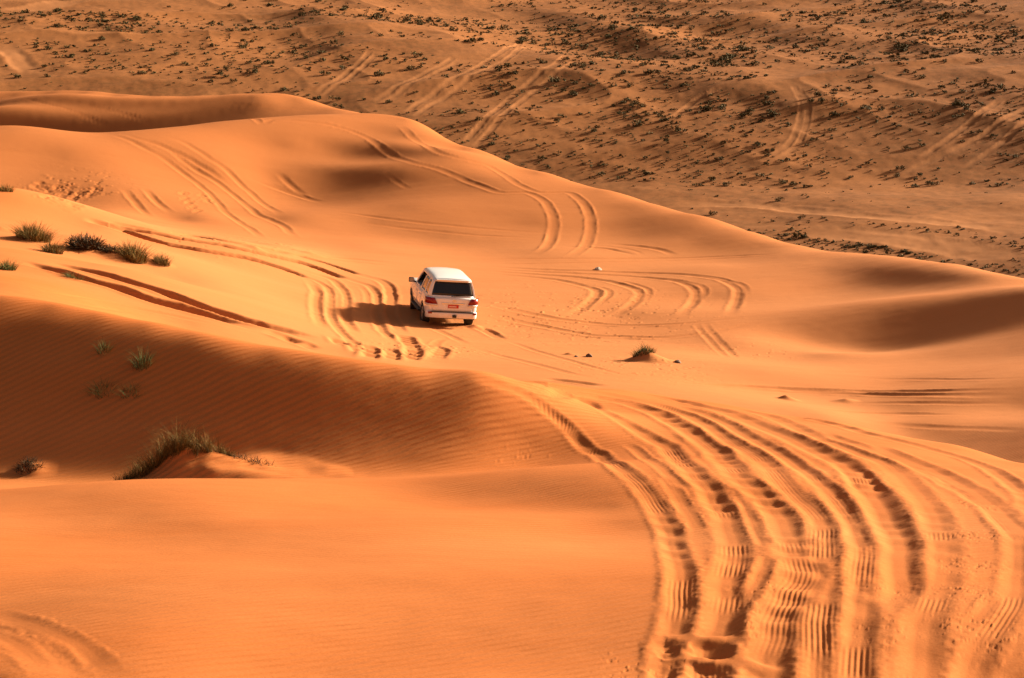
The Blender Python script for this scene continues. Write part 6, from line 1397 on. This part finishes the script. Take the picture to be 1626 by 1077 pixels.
cand = 0
while cand < 36000:
    cand += 1
    u = srng.uniform(-.36, .36)
    d = math.sqrt(srng.uniform(180 ** 2, 430 ** 2))
    x, y = d * math.sin(u), d * math.cos(u)
    xq, yq = np.array([x]), np.array([y])
    dens = .50 + .55 * float(lattice_noise(xq / 24, yq / 18, 61)[0]) + .40 * float(lattice_noise(xq / 8, yq / 7, 62)[0])
    brow_here = float((1 - np.abs(lattice_noise((xq * math.cos(.45) + yq * math.sin(.45)) / 30.0, (-xq * math.sin(.45) + yq * math.cos(.45)) / 21.0, 11)))[0])
    dens -= .5 * max(0, brow_here - .8) * 4
    if d < 238:
        dens *= .22
    elif d < 275:
        dens = dens * .9 + .25
    if srng.uniform() > dens:
        continue
    size = min(2.2, .50 * math.exp(srng.normal() * .42) + (.6 if srng.uniform() < .05 else 0))
    if d < 268:
        size *= .78
    try_spot(x, y, size)
for line in STRIPS:
    line = np.array(line)
    for _ in range(240):
        k = srng.integers(0, len(line) - 1)
        p = line[k] + (line[k + 1] - line[k]) * srng.uniform()
        p = p + srng.normal(size=2) * np.array([2.5, 2.6])
        try_spot(float(p[0]), float(p[1]), .32 * math.exp(srng.normal() * .40))
spots.sort(key=lambda s: -s[0])
shrub_meshes = []
for co, quads, hue in NEAR_VARIANTS:
    me = mesh_np("desert_shrub", co, quads, {"hue": hue})
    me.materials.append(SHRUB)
    shrub_meshes.append(me)
n_single = 300
for k, (_, x, y, z, size, seen) in enumerate(spots[:n_single]):
    o = bpy.data.objects.new("desert_shrub", shrub_meshes[k % len(shrub_meshes)])
    COL.objects.link(o)
    o.location = (x, y, z - .03)
    o.rotation_euler = (0, 0, srng.uniform(0, 6.28))
    o.scale = (size * srng.uniform(.85, 1.3), size * srng.uniform(.85, 1.2), size * srng.uniform(.75, 1.15))
    tag(o, "low dark green desert shrub on the scrub-covered hillside beyond the dunes", "shrub", "shrubs scattered over the far hillside")
cos, qs, hs, base = [], [], [], 0
for (_, x, y, z, size, seen) in spots[n_single:]:
    co, quads, hue = FAR_VARIANTS[int(srng.integers(0, len(FAR_VARIANTS)))]
    a = srng.uniform(0, 6.28)
    c_, s_ = math.cos(a), math.sin(a)
    m_ = co * np.array([size * srng.uniform(.85, 1.3), size, size * srng.uniform(.75, 1.1)])
    cos.append(np.stack([m_[:, 0] * c_ - m_[:, 1] * s_ + x, m_[:, 0] * s_ + m_[:, 1] * c_ + y, m_[:, 2] + z - .03], 1))
    qs.append(quads + base)
    hs.append(np.clip(hue + srng.normal() * .15, 0, 1))
    base += len(co)
o = link("desert_scrub", mesh_np("desert_scrub", np.vstack(cos), np.vstack(qs), {"hue": np.concatenate(hs)}), SHRUB)
tag(o, "small scattered scrub plants speckling the far hillside and valley floor", "scrub", kind="stuff")
print("shrubs", len(spots), "seen", sum(s[5] for s in spots))
